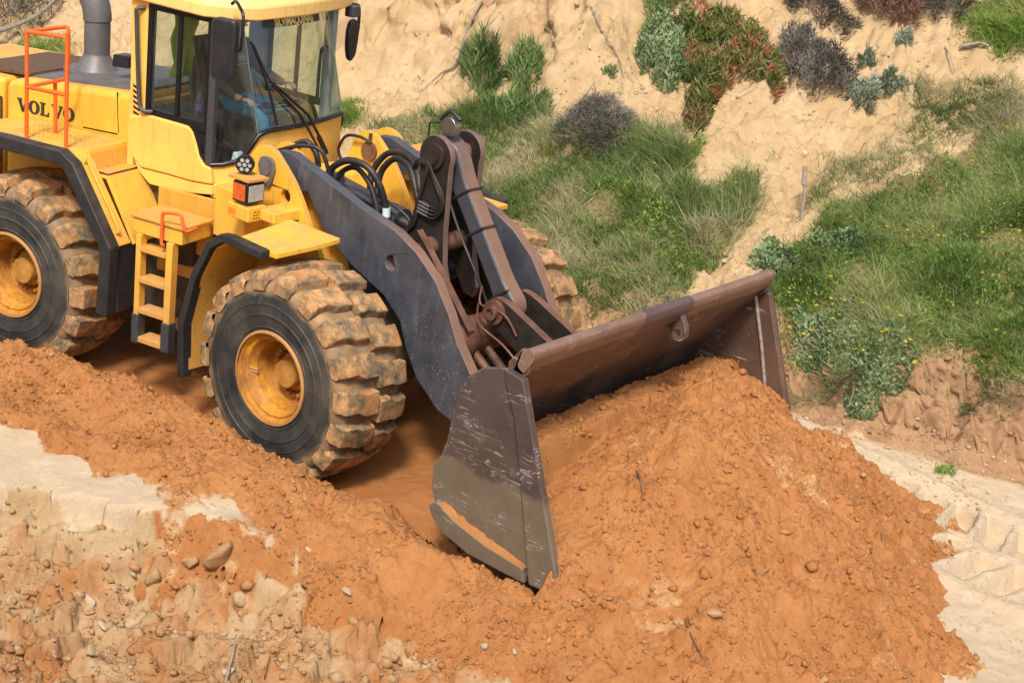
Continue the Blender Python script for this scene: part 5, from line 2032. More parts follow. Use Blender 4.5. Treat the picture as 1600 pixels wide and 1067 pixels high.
for s, hx_, hy_, hz_ in ((-1, PX + .32, -.30, 2.54), (1, PX + .43, .14, 2.66)):
    for k in range(5):
        yy = hy_ + (k - 1.5) * .019 if k < 4 else hy_ + (.045 if s < 0 else -.045)
        L_ = (.075, .088, .084, .066, .05)[k]
        x0 = hx_ + (.03 if k < 4 else 0)
        fg = [(x0 - .03, hy_ + (yy - hy_) * .6, hz_, .012), (x0 + L_ * .45, yy, hz_ + .006, .0095), (x0 + L_ * .8, yy, hz_ - .012, .009), (x0 + L_ * .95, yy, hz_ - .035, .008)]
        skinned('finger', fg, [(0, 1), (1, 2), (2, 3)], SKIN, person, 1)
g = MB()
g.lathe([(.02, .13), (.06, .12), (.092, .07), (.100, 0), (.095, -.05)], (PX - .012, 0, 3.20), 'z', 16, xf=REAR)
g.build('hair', HAIR, person, smooth=60)
g = MB()
for s in (-1, 1):
    g.lathe([(.008, -.004), (.012, 0), (.008, .004)], (PX + .088, s * .032, 3.185), 'x', 10, xf=REAR)
g.build('eye', BLACK, person)
g = MB()
g.tube([REAR((PX + .085, 0, 3.19)), REAR((PX + .108, 0, 3.155)), REAR((PX + .09, 0, 3.145))], .012, 6)
g.tube([REAR((PX + .078, -.025, 3.11)), REAR((PX + .086, 0, 3.11)), REAR((PX + .078, .025, 3.11))], .006, 6)
g.build('face_feature', SKIN, person, smooth=60)
g = MB()   # pale print on the chest, too small to read
for k in range(5):
    g.box(PX + .052 + .002 * k, PX + .064 + .002 * k, -.075 + k * .032, -.060 + k * .032, 2.80, 2.845, xf=REAR)
g.box(PX + .055, PX + .066, -.08, .085, 2.765, 2.775, xf=REAR)
g.build('shirt_print', m_plain('faded_print', (.35, .35, .32), .8), person)

# ------------------------------------------------------------------ plants
def m_leaf(name, stops, rough=.6, trans=.25):
    t = NT(name)
    a = t.attr('tint')
    c = t.ramp(a.outputs['Fac'], stops)
    n = t.noise(3, 3)
    c = t.mix(t.math('MULTIPLY', t.ramp(n, [(.35, 0), (.7, 1)]), .35), c, t.mix(.5, c, (.10, .09, .03)))
    t.out(c, rough, 0, .25)
    tr = t.n('ShaderNodeBsdfTranslucent')
    t.t.links.new(c, tr.inputs[0])
    mx = t.n('ShaderNodeMixShader')
    mx.inputs[0].default_value = trans
    t.t.links.new(t.b.outputs[0], mx.inputs[1])
    t.t.links.new(tr.outputs[0], mx.inputs[2])
    t.t.links.new(mx.outputs[0], t.t.nodes['Material Output'].inputs[0])
    return t.m


def blades(P, D, L, Wd, bend, tint, seg=3, taper=1.0, belly=0.0):
    """curved tapering leaves: n x (2*seg+1) vertices"""
    n = len(P)
    D = D / np.linalg.norm(D, axis=1, keepdims=True)
    rnd = rng.normal(size=(n, 3))
    side = np.cross(D, rnd)
    side /= np.linalg.norm(side, axis=1, keepdims=True) + 1e-9
    gd = np.stack([D[:, 0], D[:, 1], np.zeros(n)], 1) + rng.normal(scale=.25, size=(n, 3)) * [1, 1, 0]
    gd /= np.linalg.norm(gd, axis=1, keepdims=True) + 1e-9
    vs, tn = [], []
    for k in range(seg + 1):
        t = k / seg
        c = P + D * (L * t)[:, None] + (gd * .8 + np.array([0, 0, -.55])) * (bend * L * t * t)[:, None]
        wk = Wd * ((1 - t ** 1.6 * taper) + belly * math.sin(math.pi * t)) * .5
        if k < seg:
            vs += [c - side * wk[:, None], c + side * wk[:, None]]
            tn += [tint, tint]
        else:
            vs.append(c)
            tn.append(tint)
    m_ = 2 * seg + 1
    V = np.stack(vs, 1).reshape(-1, 3)
    T = np.stack(tn, 1).reshape(-1)
    b = np.arange(n)[:, None] * m_
    F = []
    for k in range(seg - 1):
        F += [b + [2 * k, 2 * k + 1, 2 * k + 3], b + [2 * k, 2 * k + 3, 2 * k + 2]]
    F.append(b + [2 * seg - 2, 2 * seg - 1, 2 * seg])
    return V, np.concatenate(F), T


def sample_poly(poly, n):
    lo, hi = poly.min(0), poly.max(0)
    out = np.zeros((0, 2))
    while len(out) < n:
        q = lo + rng.random((n * 2, 2)) * (hi - lo)
        out = np.concatenate([out, q[inside(poly, q[:, 0], q[:, 1])]])
    return out[:n]


def edge_dist(poly, q):
    d = np.full(len(q), 1e9)
    for i in range(len(poly)):
        a, b = poly[i], poly[(i + 1) % len(poly)]
        ab = b - a
        t = np.clip(((q - a) @ ab) / (ab @ ab + 1e-9), 0, 1)
        d = np.minimum(d, np.linalg.norm(q - a - t[:, None] * ab, axis=1))
    return d


def grass(name, label, poly, clumps, per, spread, L, Wd, mat, bend=.35, lean=.5, tint=(0, 1), cat='grass', edge=.15, seg=2):
    c = sample_poly(poly, clumps)
    # ragged borders: clumps near the outline thin out
    ed = edge_dist(poly, c)
    c = c[rng.random(len(c)) < np.clip(ed / edge + .15, 0, 1)]
    # light and dark, tall and short areas
    c = c[fbm(c[:, 0], c[:, 1], .7, 3, 125) > -.5 + .2 * rng.random(len(c))]
    h = .72 + .8 * fbm(c[:, 0], c[:, 1], .9, 3, 121)
    tz = .5 + 1.2 * fbm(c[:, 0], c[:, 1], .8, 4, 123)
    q = np.repeat(c, per, 0) + rng.normal(scale=spread, size=(len(c) * per, 2))
    n = len(q)
    z = terrain(q[:, 0], q[:, 1], True) - .01
    P = np.column_stack([q, z])
    D = np.column_stack([rng.normal(scale=lean, size=(n, 2)) + np.array([0, -.22]), np.ones(n)])
    LL = L * np.repeat(np.clip(h, .35, 1.4), per) * (.45 + .75 * rng.random(n))
    tt = np.clip(tint[0] + (tint[1] - tint[0]) * np.clip(np.repeat(tz, per) + rng.normal(scale=.20, size=n), 0, 1), 0, 1)
    V, F, T = blades(P, D, LL, Wd * (.6 + .8 * rng.random(n)), np.abs(rng.normal(scale=bend, size=n)), tt, seg)
    o = raw_mesh(name, V, F, mat, {'tint': T}, 'stuff', smooth=False)
    return tag(o, label, cat)


G_GREY = m_leaf('wispy_grass_blade', [(0, (.12, .20, .045)), (.4, (.21, .30, .085)), (.7, (.32, .38, .15)), (.9, (.48, .46, .25)), (1, (.58, .52, .32))])
G_LUSH = m_leaf('lush_grass_blade', [(0, (.10, .185, .025)), (.4, (.18, .30, .045)), (.75, (.28, .39, .085)), (1, (.43, .45, .16))])
G_DRY = m_leaf('dry_grass_blade', [(0, (.13, .135, .06)), (.4, (.25, .23, .11)), (.8, (.42, .36, .20)), (1, (.52, .44, .27))])
G_BLUE = m_leaf('blue_green_herb_leaf', [(0, (.08, .145, .05)), (.45, (.17, .26, .11)), (.8, (.27, .36, .17)), (1, (.38, .46, .25))])
G_ICE = m_leaf('ice_plant_leaf', [(0, (.06, .09, .022)), (.45, (.13, .17, .04)), (.72, (.24, .19, .06)), (.90, (.33, .13, .07)), (1, (.52, .11, .09))], .45, .1)
G_SUCC = m_leaf('green_succulent_leaf', [(0, (.05, .10, .03)), (.5, (.12, .20, .06)), (1, (.22, .32, .11))], .45, .1)
G_DEAD = m_leaf('dead_twig', [(0, (.055, .045, .04)), (.5, (.13, .11, .095)), (1, (.27, .24, .21))], .9, .05)
G_DARK = m_leaf('dark_shrub_twig', [(0, (.055, .046, .040)), (.5, (.115, .102, .090)), (.85, (.19, .17, .145)), (1, (.28, .25, .20))], .8, .05)
G_SAGE = m_leaf('sage_bush_leaf', [(0, (.11, .14, .085)), (.5, (.22, .265, .175)), (1, (.36, .40, .29))], .7, .15)
G_FLOW = m_leaf('yellow_petal', [(0, (.70, .50, .02)), (1, (.85, .68, .05))])
G_RUSTY = m_leaf('reddish_dry_twig', [(0, (.10, .055, .04)), (.6, (.23, .12, .085)), (1, (.36, .24, .17))], .9, .05)

grass('wispy_grass', 'long wispy grey-green grass on the slope behind the loader arms', PATCH['wispy'], 2700, 17, .055, .40, .008, G_GREY, .45, .42, (0, .95))
grass('green_undergrowth', 'short bright green undergrowth on the slope above the bucket', PATCH['midgreen'], 1700, 12, .06, .17, .012, G_LUSH, .4, .7, (0, .9), edge=.3)
grass('lush_grass', 'dense fresh green grass covering the slope right of the sandy path', PATCH['lush'], 5600, 14, .06, .20, .0105, G_LUSH, .45, .6, (0, 1), edge=.25)
grass('tall_lush_grass', 'taller loose green blades standing out of the grass slope at the right', PATCH['lush'], 1700, 16, .06, .36, .0065, G_GREY, .5, .45, (0, .75), edge=.3)
grass('crest_grass', 'bright green grass patch on the terrace at the upper right corner', PATCH['crest'], 1500, 12, .06, .17, .012, G_LUSH, .4, .6, (.3, 1))
grass('hood_grass', 'green grass patch on the slope behind the loader hood', PATCH['behind'], 1500, 12, .07, .20, .013, G_LUSH, .4, .6, (.1, .9))
grass('dry_grass', 'thin straw-coloured grass tufts beside the sandy path', PATCH['dry'], 850, 17, .05, .26, .0065, G_DRY, .5, .45, (0, 1), edge=.5)
grass('cab_tuft', 'green grass tuft on the sand close beside the cab windscreen', PATCH['tuft'], 90, 26, .05, .34, .008, G_LUSH, .4, .4, (.2, .8))
grass('path_edge_grass', 'loose pale grass at the left border of the sandy path', PATCH['path_tuft'], 130, 14, .05, .24, .007, G_DRY, .5, .45, (0, .8))
sparse_p = world_poly([(600, 130), (700, 60), (1000, 20), (1250, 30), (1450, 60), (1600, 100), (1600, 190), (1420, 230), (1300, 300), (1180, 390), (1150, 270), (1060, 190), (880, 190), (700, 165)])
grass('sprouts', 'sparse little green and straw sprouts over the bare sand slope', sparse_p, 190, 9, .035, .10, .007, G_GREY, .5, .7, (0, 1), edge=.1)
grass('straw_patch', 'dry straw-coloured blades mixed into the green grass slope', PATCH['lush'], 420, 15, .07, .28, .0065, G_DRY, .6, .55, (.2, 1), edge=.2)
for nm, pp, nn in (('straggly_weeds', 'lush', 330), ('straggly_stems', 'wispy', 260)):
    grass(nm, 'tall straggly weed stems rising above the grass ' + ('at the right' if pp == 'lush' else 'behind the lift arms'), PATCH[pp], nn, 7, .04, .55, .008, G_DRY if pp == 'wispy' else G_GREY, .35, .35, (0, .8), edge=.2, seg=3)
grass('slope_edge_grass', 'mixed green and straw tufts along the upper right border of the path', PATCH['dry'], 900, 14, .06, .24, .008, G_GREY, .5, .5, (0, .9), edge=.3)
bank_p = world_poly([(1210, 590), (1300, 600), (1420, 608), (1600, 602), (1780, 620), (1780, 640), (1600, 622), (1420, 628), (1300, 625), (1215, 612)])
grass('bank_fringe', 'dry fringe of grass and roots hanging over the bank edge', bank_p, 700, 14, .04, .22, .006, G_DRY, .9, .75, (0, .8), edge=.02)
herb_p = world_poly([(1225, 490), (1300, 470), (1400, 520), (1440, 570), (1430, 612), (1300, 605), (1225, 575)])


def leafmass(name, poly, H, n, L, Wd, mat, parent, tint=(0, 1), up=.6, bend=.15, seg=2, belly=.5, shell=.6, lumps=.35, kind=None):
    """leaves spread through a mound standing on an outline"""
    q = sample_poly(poly, n)
    d = edge_dist(poly, q)
    dm = max(d.max(), .05)
    prof = np.sqrt(np.clip(1 - (1 - np.clip(d / dm, 0, 1)) ** 2, 0, 1))
    lum = 1 + lumps * fbm(q[:, 0], q[:, 1], max(.18, dm * .6), 3, 131) * 1.4
    hgt = H * prof * np.clip(lum, .25, 1.6)
    k = rng.random(n) ** (1 - shell)
    z = terrain(q[:, 0], q[:, 1], True) + hgt * k
    ctr = poly.mean(0)
    o_ = (q - ctr) / (np.abs(q - ctr).max() + 1e-6)
    D = np.column_stack([o_ * (1 - prof)[:, None] * 1.0 + rng.normal(scale=.5, size=(n, 2)), up + .5 * rng.random(n)])
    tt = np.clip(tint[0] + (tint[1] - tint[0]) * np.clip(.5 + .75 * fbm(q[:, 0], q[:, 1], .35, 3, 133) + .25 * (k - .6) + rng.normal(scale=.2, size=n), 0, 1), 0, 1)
    V, F, T = blades(np.column_stack([q, z]), D, L * (.5 + .8 * rng.random(n)), Wd * (.6 + .7 * rng.random(n)), np.abs(rng.normal(scale=bend, size=n)), tt, seg, belly=belly)
    return raw_mesh(name, V, F, mat, {'tint': T}, kind, parent, smooth=False)


def stems(poly, H, n, mat, parent, r=.010):
    g = MB()
    ctr = poly.mean(0)
    q = sample_poly(poly, n)
    for (x, y) in q:
        b = ctr + (np.array([x, y]) - ctr) * .35
        z0 = float(terrain(np.array([b[0]]), np.array([b[1]]), False)[0]) - .02
        z1 = float(terrain(np.array([x]), np.array([y]), False)[0]) + H * (.4 + .5 * random.random())
        mid = ((b[0] + x) / 2 + random.uniform(-.04, .04), (b[1] + y) / 2 + random.uniform(-.04, .04), (z0 + z1) / 2 + .03)
        g.tube([(b[0], b[1], z0), mid, (x, y, z1)], r, 5, 3, r2=r * .35)
    return g.build('stem', mat, parent, smooth=60)


def ellipse_poly(u, v, ru, rv, n=14, wob=.15):
    pts = []
    for k in range(n):
        a = 2 * math.pi * k / n
        s = 1 + random.uniform(-wob, wob)
        pts.append((u + ru * s * math.cos(a), v + rv * s * math.sin(a)))
    return world_poly(pts)


def shrub(name, label, cat, poly, H, n, L, Wd, mat, group=None, stem=None, nst=10, **k):
    c = poly.mean(0)
    root = empty(name, (c[0], c[1], float(terrain(np.array([c[0]]), np.array([c[1]]), True)[0])))
    tag(root, label, cat, group)
    f_ = leafmass('foliage', poly, H, n, L, Wd, mat, None, **k)
    f_.parent = root
    f_.matrix_parent_inverse = Matrix.Translation(root.location).inverted()
    s_ = stems(poly, H, nst, stem or WOODG, None)
    s_.parent = root
    s_.matrix_parent_inverse = Matrix.Translation(root.location).inverted()
    return root


shrub('ice_plant', 'large red and green ice plant cushion on the upper sand slope', 'shrub',
      world_poly([(1050, 25), (1095, 12), (1150, 38), (1195, 70), (1218, 112), (1222, 150), (1208, 166), (1188, 128), (1150, 128), (1122, 160), (1112, 190), (1092, 212), (1068, 198), (1072, 150), (1058, 110), (1040, 60)]),
      .30, 11000, .095, .016, G_ICE, up=.7, belly=.35, lumps=.8, nst=26, tint=(0, .93))
shrub('grey_green_bush', 'soft grey-green bush at the left side of the ice plant', 'bush', world_poly([(1000, 60), (1040, 40), (1066, 70), (1072, 120), (1050, 150), (1015, 130), (990, 95)]), .42, 3600, .07, .016, G_BLUE, tint=(.3, 1), nst=14)
shrub('dark_dead_shrub', 'dark grey dead shrub at the right side of the ice plant', 'shrub', world_poly([(1216, 62), (1262, 62), (1300, 100), (1338, 128), (1332, 158), (1275, 162), (1232, 135), (1218, 100)]), .34, 5200, .09, .011, G_DARK, up=.5, belly=.1, nst=24)
shrub('round_sage_bush', 'round sage-coloured bush below the dark dead shrub, larger of two', 'bush', ellipse_poly(1349, 158, 25, 17), .22, 1700, .06, .013, G_SAGE, nst=8)
shrub('round_sage_bush', 'flatter sage-coloured bush at the right of the larger round one', 'bush', ellipse_poly(1391, 144, 23, 12), .16, 1200, .06, .013, G_SAGE, nst=8)
shrub('round_sage_bush', 'little sage bush alone on the sand above the two round ones', 'bush', ellipse_poly(1355, 95, 14, 9), .12, 520, .05, .012, G_SAGE, nst=5)
shrub('round_sage_bush', 'little sage bush on the sand near the upper edge', 'bush', ellipse_poly(1411, 68, 13, 9), .12, 480, .05, .012, G_SAGE, nst=5)
shrub('grey_dead_bush', 'grey tangled dead bush in the grass left of the path', 'bush', world_poly([(872, 205), (900, 178), (950, 170), (990, 190), (998, 230), (975, 258), (930, 262), (885, 245), (862, 232)]), .36, 4200, .12, .008, G_DEAD, up=.4, belly=0, bend=.5, nst=26)
shrub('green_succulent', 'upright dark green succulent clump on the sand below the cliff', 'plant', world_poly([(720, 112), (728, 88), (750, 84), (772, 100), (782, 130), (770, 152), (735, 150)]), .30, 1100, .20, .015, G_SUCC, up=1.0, belly=.2, nst=10, shell=.3, lumps=1.1)
shrub('green_succulent', 'rounded green succulent clump at the right of the upright one', 'plant', world_poly([(790, 108), (812, 92), (838, 98), (846, 122), (832, 146), (800, 140)]), .26, 950, .18, .015, G_SUCC, up=.9, belly=.2, tint=(.2, 1), nst=8, shell=.3, lumps=1.1)
shrub('green_succulent', 'low green succulent clump at the top of the wispy grass', 'plant', world_poly([(752, 165), (800, 150), (858, 165), (866, 192), (815, 200), (760, 190)]), .16, 1300, .17, .014, G_SUCC, shell=.3, lumps=1.1, up=.9, belly=.2, tint=(.1, .9), nst=8)
shrub('trailing_herb', 'blue-green leafy herb trailing over the red bank edge', 'plant',
      world_poly([(1240, 500), (1320, 480), (1400, 520), (1430, 575), (1418, 606), (1385, 618), (1368, 655), (1345, 665), (1322, 650), (1318, 606), (1270, 585), (1238, 560)]), .12, 9500, .05, .016, G_BLUE, up=.5, belly=.7, lumps=1.0, tint=(.15, 1), nst=30)
shrub('small_herb', 'blue-green herb cushion just above the far corner of the bucket', 'plant', ellipse_poly(1206, 420, 36, 18), .20, 1500, .055, .022, G_BLUE, belly=.8, tint=(.2, 1), nst=8)
shrub('small_herb', 'dark green herb patch in the grass left of the wooden stake', 'plant', ellipse_poly(1310, 395, 50, 22), .18, 1700, .05, .020, G_BLUE, belly=.8, tint=(0, .7), nst=8)
shrub('weed', 'small green weed alone on the pale track under the bank', 'plant', ellipse_poly(1476, 740, 15, 7), .05, 130, .06, .010, G_LUSH, nst=3)
shrub('weed', 'small green weed rosette on the sand below the grey dead bush', 'plant', ellipse_poly(1086, 244, 10, 8), .07, 150, .08, .012, G_LUSH, nst=3)
shrub('weed', 'tiny blue-green weed on the sand left of the ice plant', 'plant', ellipse_poly(951, 124, 12, 9), .07, 160, .06, .010, G_BLUE, nst=3)
shrub('dry_thicket', 'grey-brown dry thicket at the upper edge, left of the green terrace', 'shrub', world_poly([(1420, -30), (1480, -30), (1520, 5), (1500, 30), (1460, 38), (1425, 20)]), .55, 4200, .14, .010, G_DARK, up=.5, belly=0, bend=.4, nst=20)
shrub('dry_thicket', 'pale dry thicket with reddish tips near the upper edge', 'shrub', world_poly([(1335, 8), (1380, -20), (1420, 5), (1432, 45), (1408, 60), (1370, 45)]), .42, 3200, .14, .010, G_RUSTY, up=.6, belly=0, bend=.4, tint=(.1, 1), nst=16)
shrub('dry_thicket', 'low grey scrub straggling down the sand at the upper middle', 'shrub', world_poly([(1225, 5), (1275, -10), (1310, 20), (1345, 55), (1320, 62), (1270, 38), (1232, 30)]), .22, 2600, .10, .010, G_DEAD, up=.5, belly=0, bend=.4, tint=(0, .7), nst=16)
shrub('dark_thicket', 'dark brown thicket above the grass behind the loader hood', 'shrub', world_poly([(-90, -60), (40, -60), (105, -20), (95, 20), (60, 48), (20, 70), (-90, 68)]), .7, 5200, .18, .014, G_DARK, up=.5, belly=.1, bend=.4, nst=30)
shrub('slope_bush', 'loose yellow-green bush on the slope above the ice plant', 'bush', world_poly([(1000, 5), (1050, -20), (1100, -10), (1095, 12), (1050, 22), (1030, 45), (1005, 40)]), .30, 1900, .09, .012, G_GREY, nst=10, belly=.3, tint=(0, .7))

tag(leafmass('leafy_ground_cover', PATCH['lush'], .15, 7000, .034, .012, G_LUSH, None, tint=(0, .7), up=.5, belly=.7, lumps=1.3, shell=.75, kind='stuff'), 'broad-leaved bright green herbs growing low through the grass slope', 'ground cover')
tag(leafmass('leafy_ground_cover', PATCH['midgreen'], .13, 3500, .034, .012, G_LUSH, None, tint=(0, .7), up=.5, belly=.7, lumps=1.3, shell=.75, kind='stuff'), 'broad-leaved green herbs growing low left of the sandy path', 'ground cover')
# yellow flowers dotted over the herb and grass: far too many and too small to list
q = np.concatenate([sample_poly(PATCH['lush'], 34), sample_poly(herb_p, 30), sample_poly(PATCH['wispy'], 5)])
q = q[rng.random(len(q)) < .8]
P, D, LL, WW, TT = [], [], [], [], []
for (x, y) in q:
    z = float(terrain(np.array([x]), np.array([y]), False)[0]) + random.uniform(.16, .28)
    for k in range(9):
        a = 2 * math.pi * k / 9
        P.append((x, y - .02, z))
        D.append((math.cos(a), math.sin(a) - .3, .55))
        LL.append(.024)
        WW.append(.014)
        TT.append(random.random())
V, F, T = blades(np.array(P), np.array(D), np.array(LL), np.array(WW), np.zeros(len(P)), np.array(TT), 2, belly=.5)
tag(raw_mesh('yellow_flowers', V, F, G_FLOW, {'tint': T}, 'stuff', smooth=False), 'small yellow flowers scattered through the grass and herbs', 'flowers')

# wooden stake and dead branches on the slope
def ztop(x, y):
    return float(terrain(np.array([x]), np.array([y]), True)[0])


b0 = hit(1252, 345)
g = MB()
u0, u1 = AX[1], AX[0]
g.tube([tuple(b0 - u1 * .01 - u0 * .1), tuple(b0 + u1 * .03 + u0 * .25), tuple(b0 + u1 * .035 + u0 * .42)], .016, 7, 3)
g.tube([tuple(b0 + u1 * .030 + u0 * .38), tuple(b0 + u1 * .040 + u0 * .58)], .026, 7)
tag(g.build('wooden_stake', WOODG, None, smooth=40), 'weathered grey wooden stake standing beside the sandy path', 'stake')


def branch(pts, r, label, name='dead_branch', group=None):
    g = MB()
    P = []
    for (u, v, dz) in pts:
        p = hit(u, v)
        P.append((p[0], p[1] - .02, ztop(p[0], p[1]) + dz))
    g.tube(P, r, 6, 4, r2=r * .5)
    return tag(g.build(name, WOODG, None, smooth=60), label, 'branch', group)


branch([(755, 5, .05), (735, 45, .06), (715, 90, .05), (690, 120, .04), (660, 140, .03)], .022, 'long thin root hanging down the sand face left of the succulents', 'dead_root')
branch([(925, 10, .05), (945, 45, .05), (965, 95, .05), (975, 125, .03)], .014, 'thin pale root running down the sand left of the grey-green bush', 'dead_root')
branch([(-30, 85, .3), (20, 70, .3), (60, 50, .25), (95, 15, .2)], .045, 'thick bare branch in front of the thicket behind the hood', 'dead_branch')
branch([(1500, 82, .05), (1530, 76, .06), (1545, 78, .05)], .030, 'short bleached branch lying on the sand below the green terrace', 'dead_branch')
branch([(890, 200, .30), (910, 185, .34), (925, 172, .36)], .014, 'pale stick leaning on the grey dead bush', 'dead_stick')
branch([(1475, 85, .05), (1480, 105, .12), (1490, 125, .04)], .012, 'thin bent twig on the sand right of the sage bushes', 'dead_stick')

# ------------------------------------------------------------------ stones, clods and crumbs
def ico(sub):
    bm = bmesh.new()
    bmesh.ops.create_icosphere(bm, subdivisions=sub, radius=1)
    V = np.array([v.co[:] for v in bm.verts])
    F = np.array([[v.index for v in f.verts] for f in bm.faces])
    bm.free()
    return V, F


def chunk(sub, seed, cuts=9):
    r_ = np.random.default_rng(seed)
    V, F = ico(sub)
    V = V * (1 + r_.normal(scale=.06, size=(len(V), 1)))
    for _ in range(cuts):
        n_ = r_.normal(size=3)
        n_ /= np.linalg.norm(n_)
        d = r_.uniform(.30, .80)
        k = V @ n_ - d
        V = V - np.outer(np.maximum(k, 0), n_)
    return V * r_.uniform(.75, 1.2, size=3), F


CH = [chunk(1, 300 + k, 10) for k in range(8)]


def random_rot(n):
    q = rng.normal(size=(n, 4))
    q /= np.linalg.norm(q, axis=1, keepdims=True)
    w_, x, y, z = q.T
    return np.stack([np.stack([1 - 2 * (y * y + z * z), 2 * (x * y - z * w_), 2 * (x * z + y * w_)], 1),
                     np.stack([2 * (x * y + z * w_), 1 - 2 * (x * x + z * z), 2 * (y * z - x * w_)], 1),
                     np.stack([2 * (x * z - y * w_), 2 * (y * z + x * w_), 1 - 2 * (x * x + y * y)], 1)], 1)


def scatter(name, label, cat, P, size, mat, mask, sink=.25):
    """crumbs lying on a surface, one mesh"""
    n = len(P)
    pick = rng.integers(0, len(CH), n)
    rot = random_rot(n)
    Vs, Fs, Ms, off = [], [], [], 0
    for k in range(len(CH)):
        i = np.where(pick == k)[0]
        if not len(i):
            continue
        V, F = CH[k]
        W_ = np.einsum('nij,vj->nvi', rot[i], V) * size[i][:, None, None] * np.array([1, 1, .8]) + P[i][:, None, :] + np.array([0, 0, 1]) * (size[i] * (.5 - sink))[:, None, None]
        Vs.append(W_.reshape(-1, 3))
        Fs.append((F[None] + (np.arange(len(i)) * len(V))[:, None, None] + off).reshape(-1, 3))
        Ms.append(np.repeat(mask[i], len(V), 0))
        off += len(i) * len(V)
    o = raw_mesh(name, np.concatenate(Vs), np.concatenate(Fs), mat, {'mask': np.concatenate(Ms)}, 'stuff', smooth=False)
    return tag(o, label, cat)


def psize(n, lo, hi, p=2.2):
    u = rng.random(n)
    return lo * (1 - u * (1 - (lo / hi) ** p)) ** (-1 / p)


def surface_points(n, x0, x1, y0, y1, hf, keep, clump=.5, sc=.5, seed=140):
    x, y = rng.uniform(x0, x1, n).astype(np.float32), rng.uniform(y0, y1, n).astype(np.float32)
    z = hf(x, y)
    k = keep(x, y, z) & (rng.random(n) < np.clip(clump + .9 * fbm(x, y, sc, 3, seed), .05, 1))
    return np.column_stack([x, y, z])[k]


def above(x, y, z):
    return z > terrain(x, y, True) + .005


def col4(n, r, g, b=0, a=0):
    return np.tile(np.array([r, g, b, a], np.float32), (n, 1))


P = surface_points(52000, 2.0, 5.7, -2.9, 2.6, heap_h, lambda x, y, z: heap_keep(x, y, z) & above(x, y, z))
mk = col4(len(P), 1, 0)
mk[:, 1] = .45 * (rng.random(len(P)) < .2)
scatter('heap_crumbs', 'loose crumbs of orange sand all over the heap', 'sand crumbs', P, psize(len(P), .006, .042, 2.3), SAND, mk)
P = surface_points(1000, 2.3, 5.6, -2.8, 2.4, heap_h, lambda x, y, z: heap_keep(x, y, z) & above(x, y, z), .25, .5, 145)
scatter('heap_clods', 'fist-sized angular clods of orange earth on the heap', 'clods', P, psize(len(P), .022, .075, 2.0), SAND, col4(len(P), 1, .15), .45)
P = surface_points(38000, -3.2, 4.6, -3.2, -1.5, ridge_h, lambda x, y, z: ridge_keep(x, y, z) & above(x, y, z))
mk = col4(len(P), 1, 0)
mk[:, 1] = .45 * (rng.random(len(P)) < .2)
scatter('ridge_crumbs', 'loose crumbs of orange sand all over the long ridge', 'sand crumbs', P, psize(len(P), .006, .042, 2.3), SAND, mk)


def rub_keep(x, y, z):
    q = edge_y(x, y) - y
    return (q > .03) & (rng.random(x.shape) < .45 + .65 * sst(.1, .5, q)) & ~(ridge_h(x, y) > z + .01)


P = surface_points(30000, -1.6, 4.2, -5.2, -2.2, terrain, rub_keep, .45, .4, 150)
mk = col4(len(P), 0, 0)
mk[:, 1] = .9 * (rng.random(len(P)) < .10)
mk[:, 0] = .25 + .5 * rng.random(len(P))
scatter('rubble', 'broken crumbs of yellow sandstone in the foreground', 'rubble', P, psize(len(P), .007, .06, 2.0), EARTH, mk)
P = surface_points(16000, -8, 4.5, 3.0, 9.2, terrain, lambda x, y, z: soilmask(x, y) < .2, .35, .8, 160)
mk = col4(len(P), 0, 0)
mk[:, 1] = .8 * (rng.random(len(P)) < .25)
scatter('slope_pebbles', 'small pebbles and crumbs strewn over the bare sand slope', 'pebbles', P, psize(len(P), .010, .05, 2.2), EARTH, mk)
P = surface_points(9000, 2.6, 6.2, .2, 4.0, terrain, lambda x, y, z: (heap_h(x, y) < z) & (y - toe_y(x) < .1), .4, .5, 170)
mk = col4(len(P), 0, .8)
scatter('track_crumbs', 'crumbs of pale earth beside the tyre prints', 'crumbs', P, psize(len(P), .006, .028, 2.2), EARTH, mk)
P = surface_points(1500, -2.6, 1.6, -3.6, -2.3, terrain, lambda x, y, z: (ridge_h(x, y) < z) & (edge_y(x, y) < y), .35, .4, 175)
scatter('crust_crumbs', 'crumbs strewn over the pale crust at the left', 'crumbs', P, psize(len(P), .005, .024, 2.2), EARTH, col4(len(P), 0, .9))


P = surface_points(2600, -1.4, 3.6, -5.1, -2.3, terrain, rub_keep, .3, .45, 155)
mk = col4(len(P), 0, 0)
mk[:, 1] = .8 * (rng.random(len(P)) < .10)
mk[:, 0] = .25 + .5 * rng.random(len(P))
scatter('clod_rubble', 'hand-sized angular clods of tan and orange earth in the foreground', 'clods', P, psize(len(P), .022, .085, 1.8), EARTH, mk, .45)


P = surface_points(2600, .8, 5.0, 3.2, 4.9, terrain, lambda x, y, z: (y - toe_y(x) > -.2) & (y - toe_y(x) < .55), .5, .3, 185)
mk = col4(len(P), 0, 0, .9)
scatter('bank_crumbs', 'crumbs of brown earth on the broken bank under the grass', 'crumbs', P, psize(len(P), .010, .06, 1.9), EARTH, mk, .4)


def surf(x, y):
    z = terrain(x, y, True)
    h = heap_h(x, y)
    z = np.where(heap_keep(x, y, h), np.maximum(z, h), z)
    h = ridge_h(x, y)
    return np.where(ridge_keep(x, y, h), np.maximum(z, h), z)


def hit_near(u, v):
    d = pray(u, v)
    t = np.arange(8.0, 17.0, .01) / np.linalg.norm(d)
    P = CAM + t[:, None] * d
    k = int(np.argmax(P[:, 2] < surf(P[:, 0], P[:, 1])))
    return P[k]


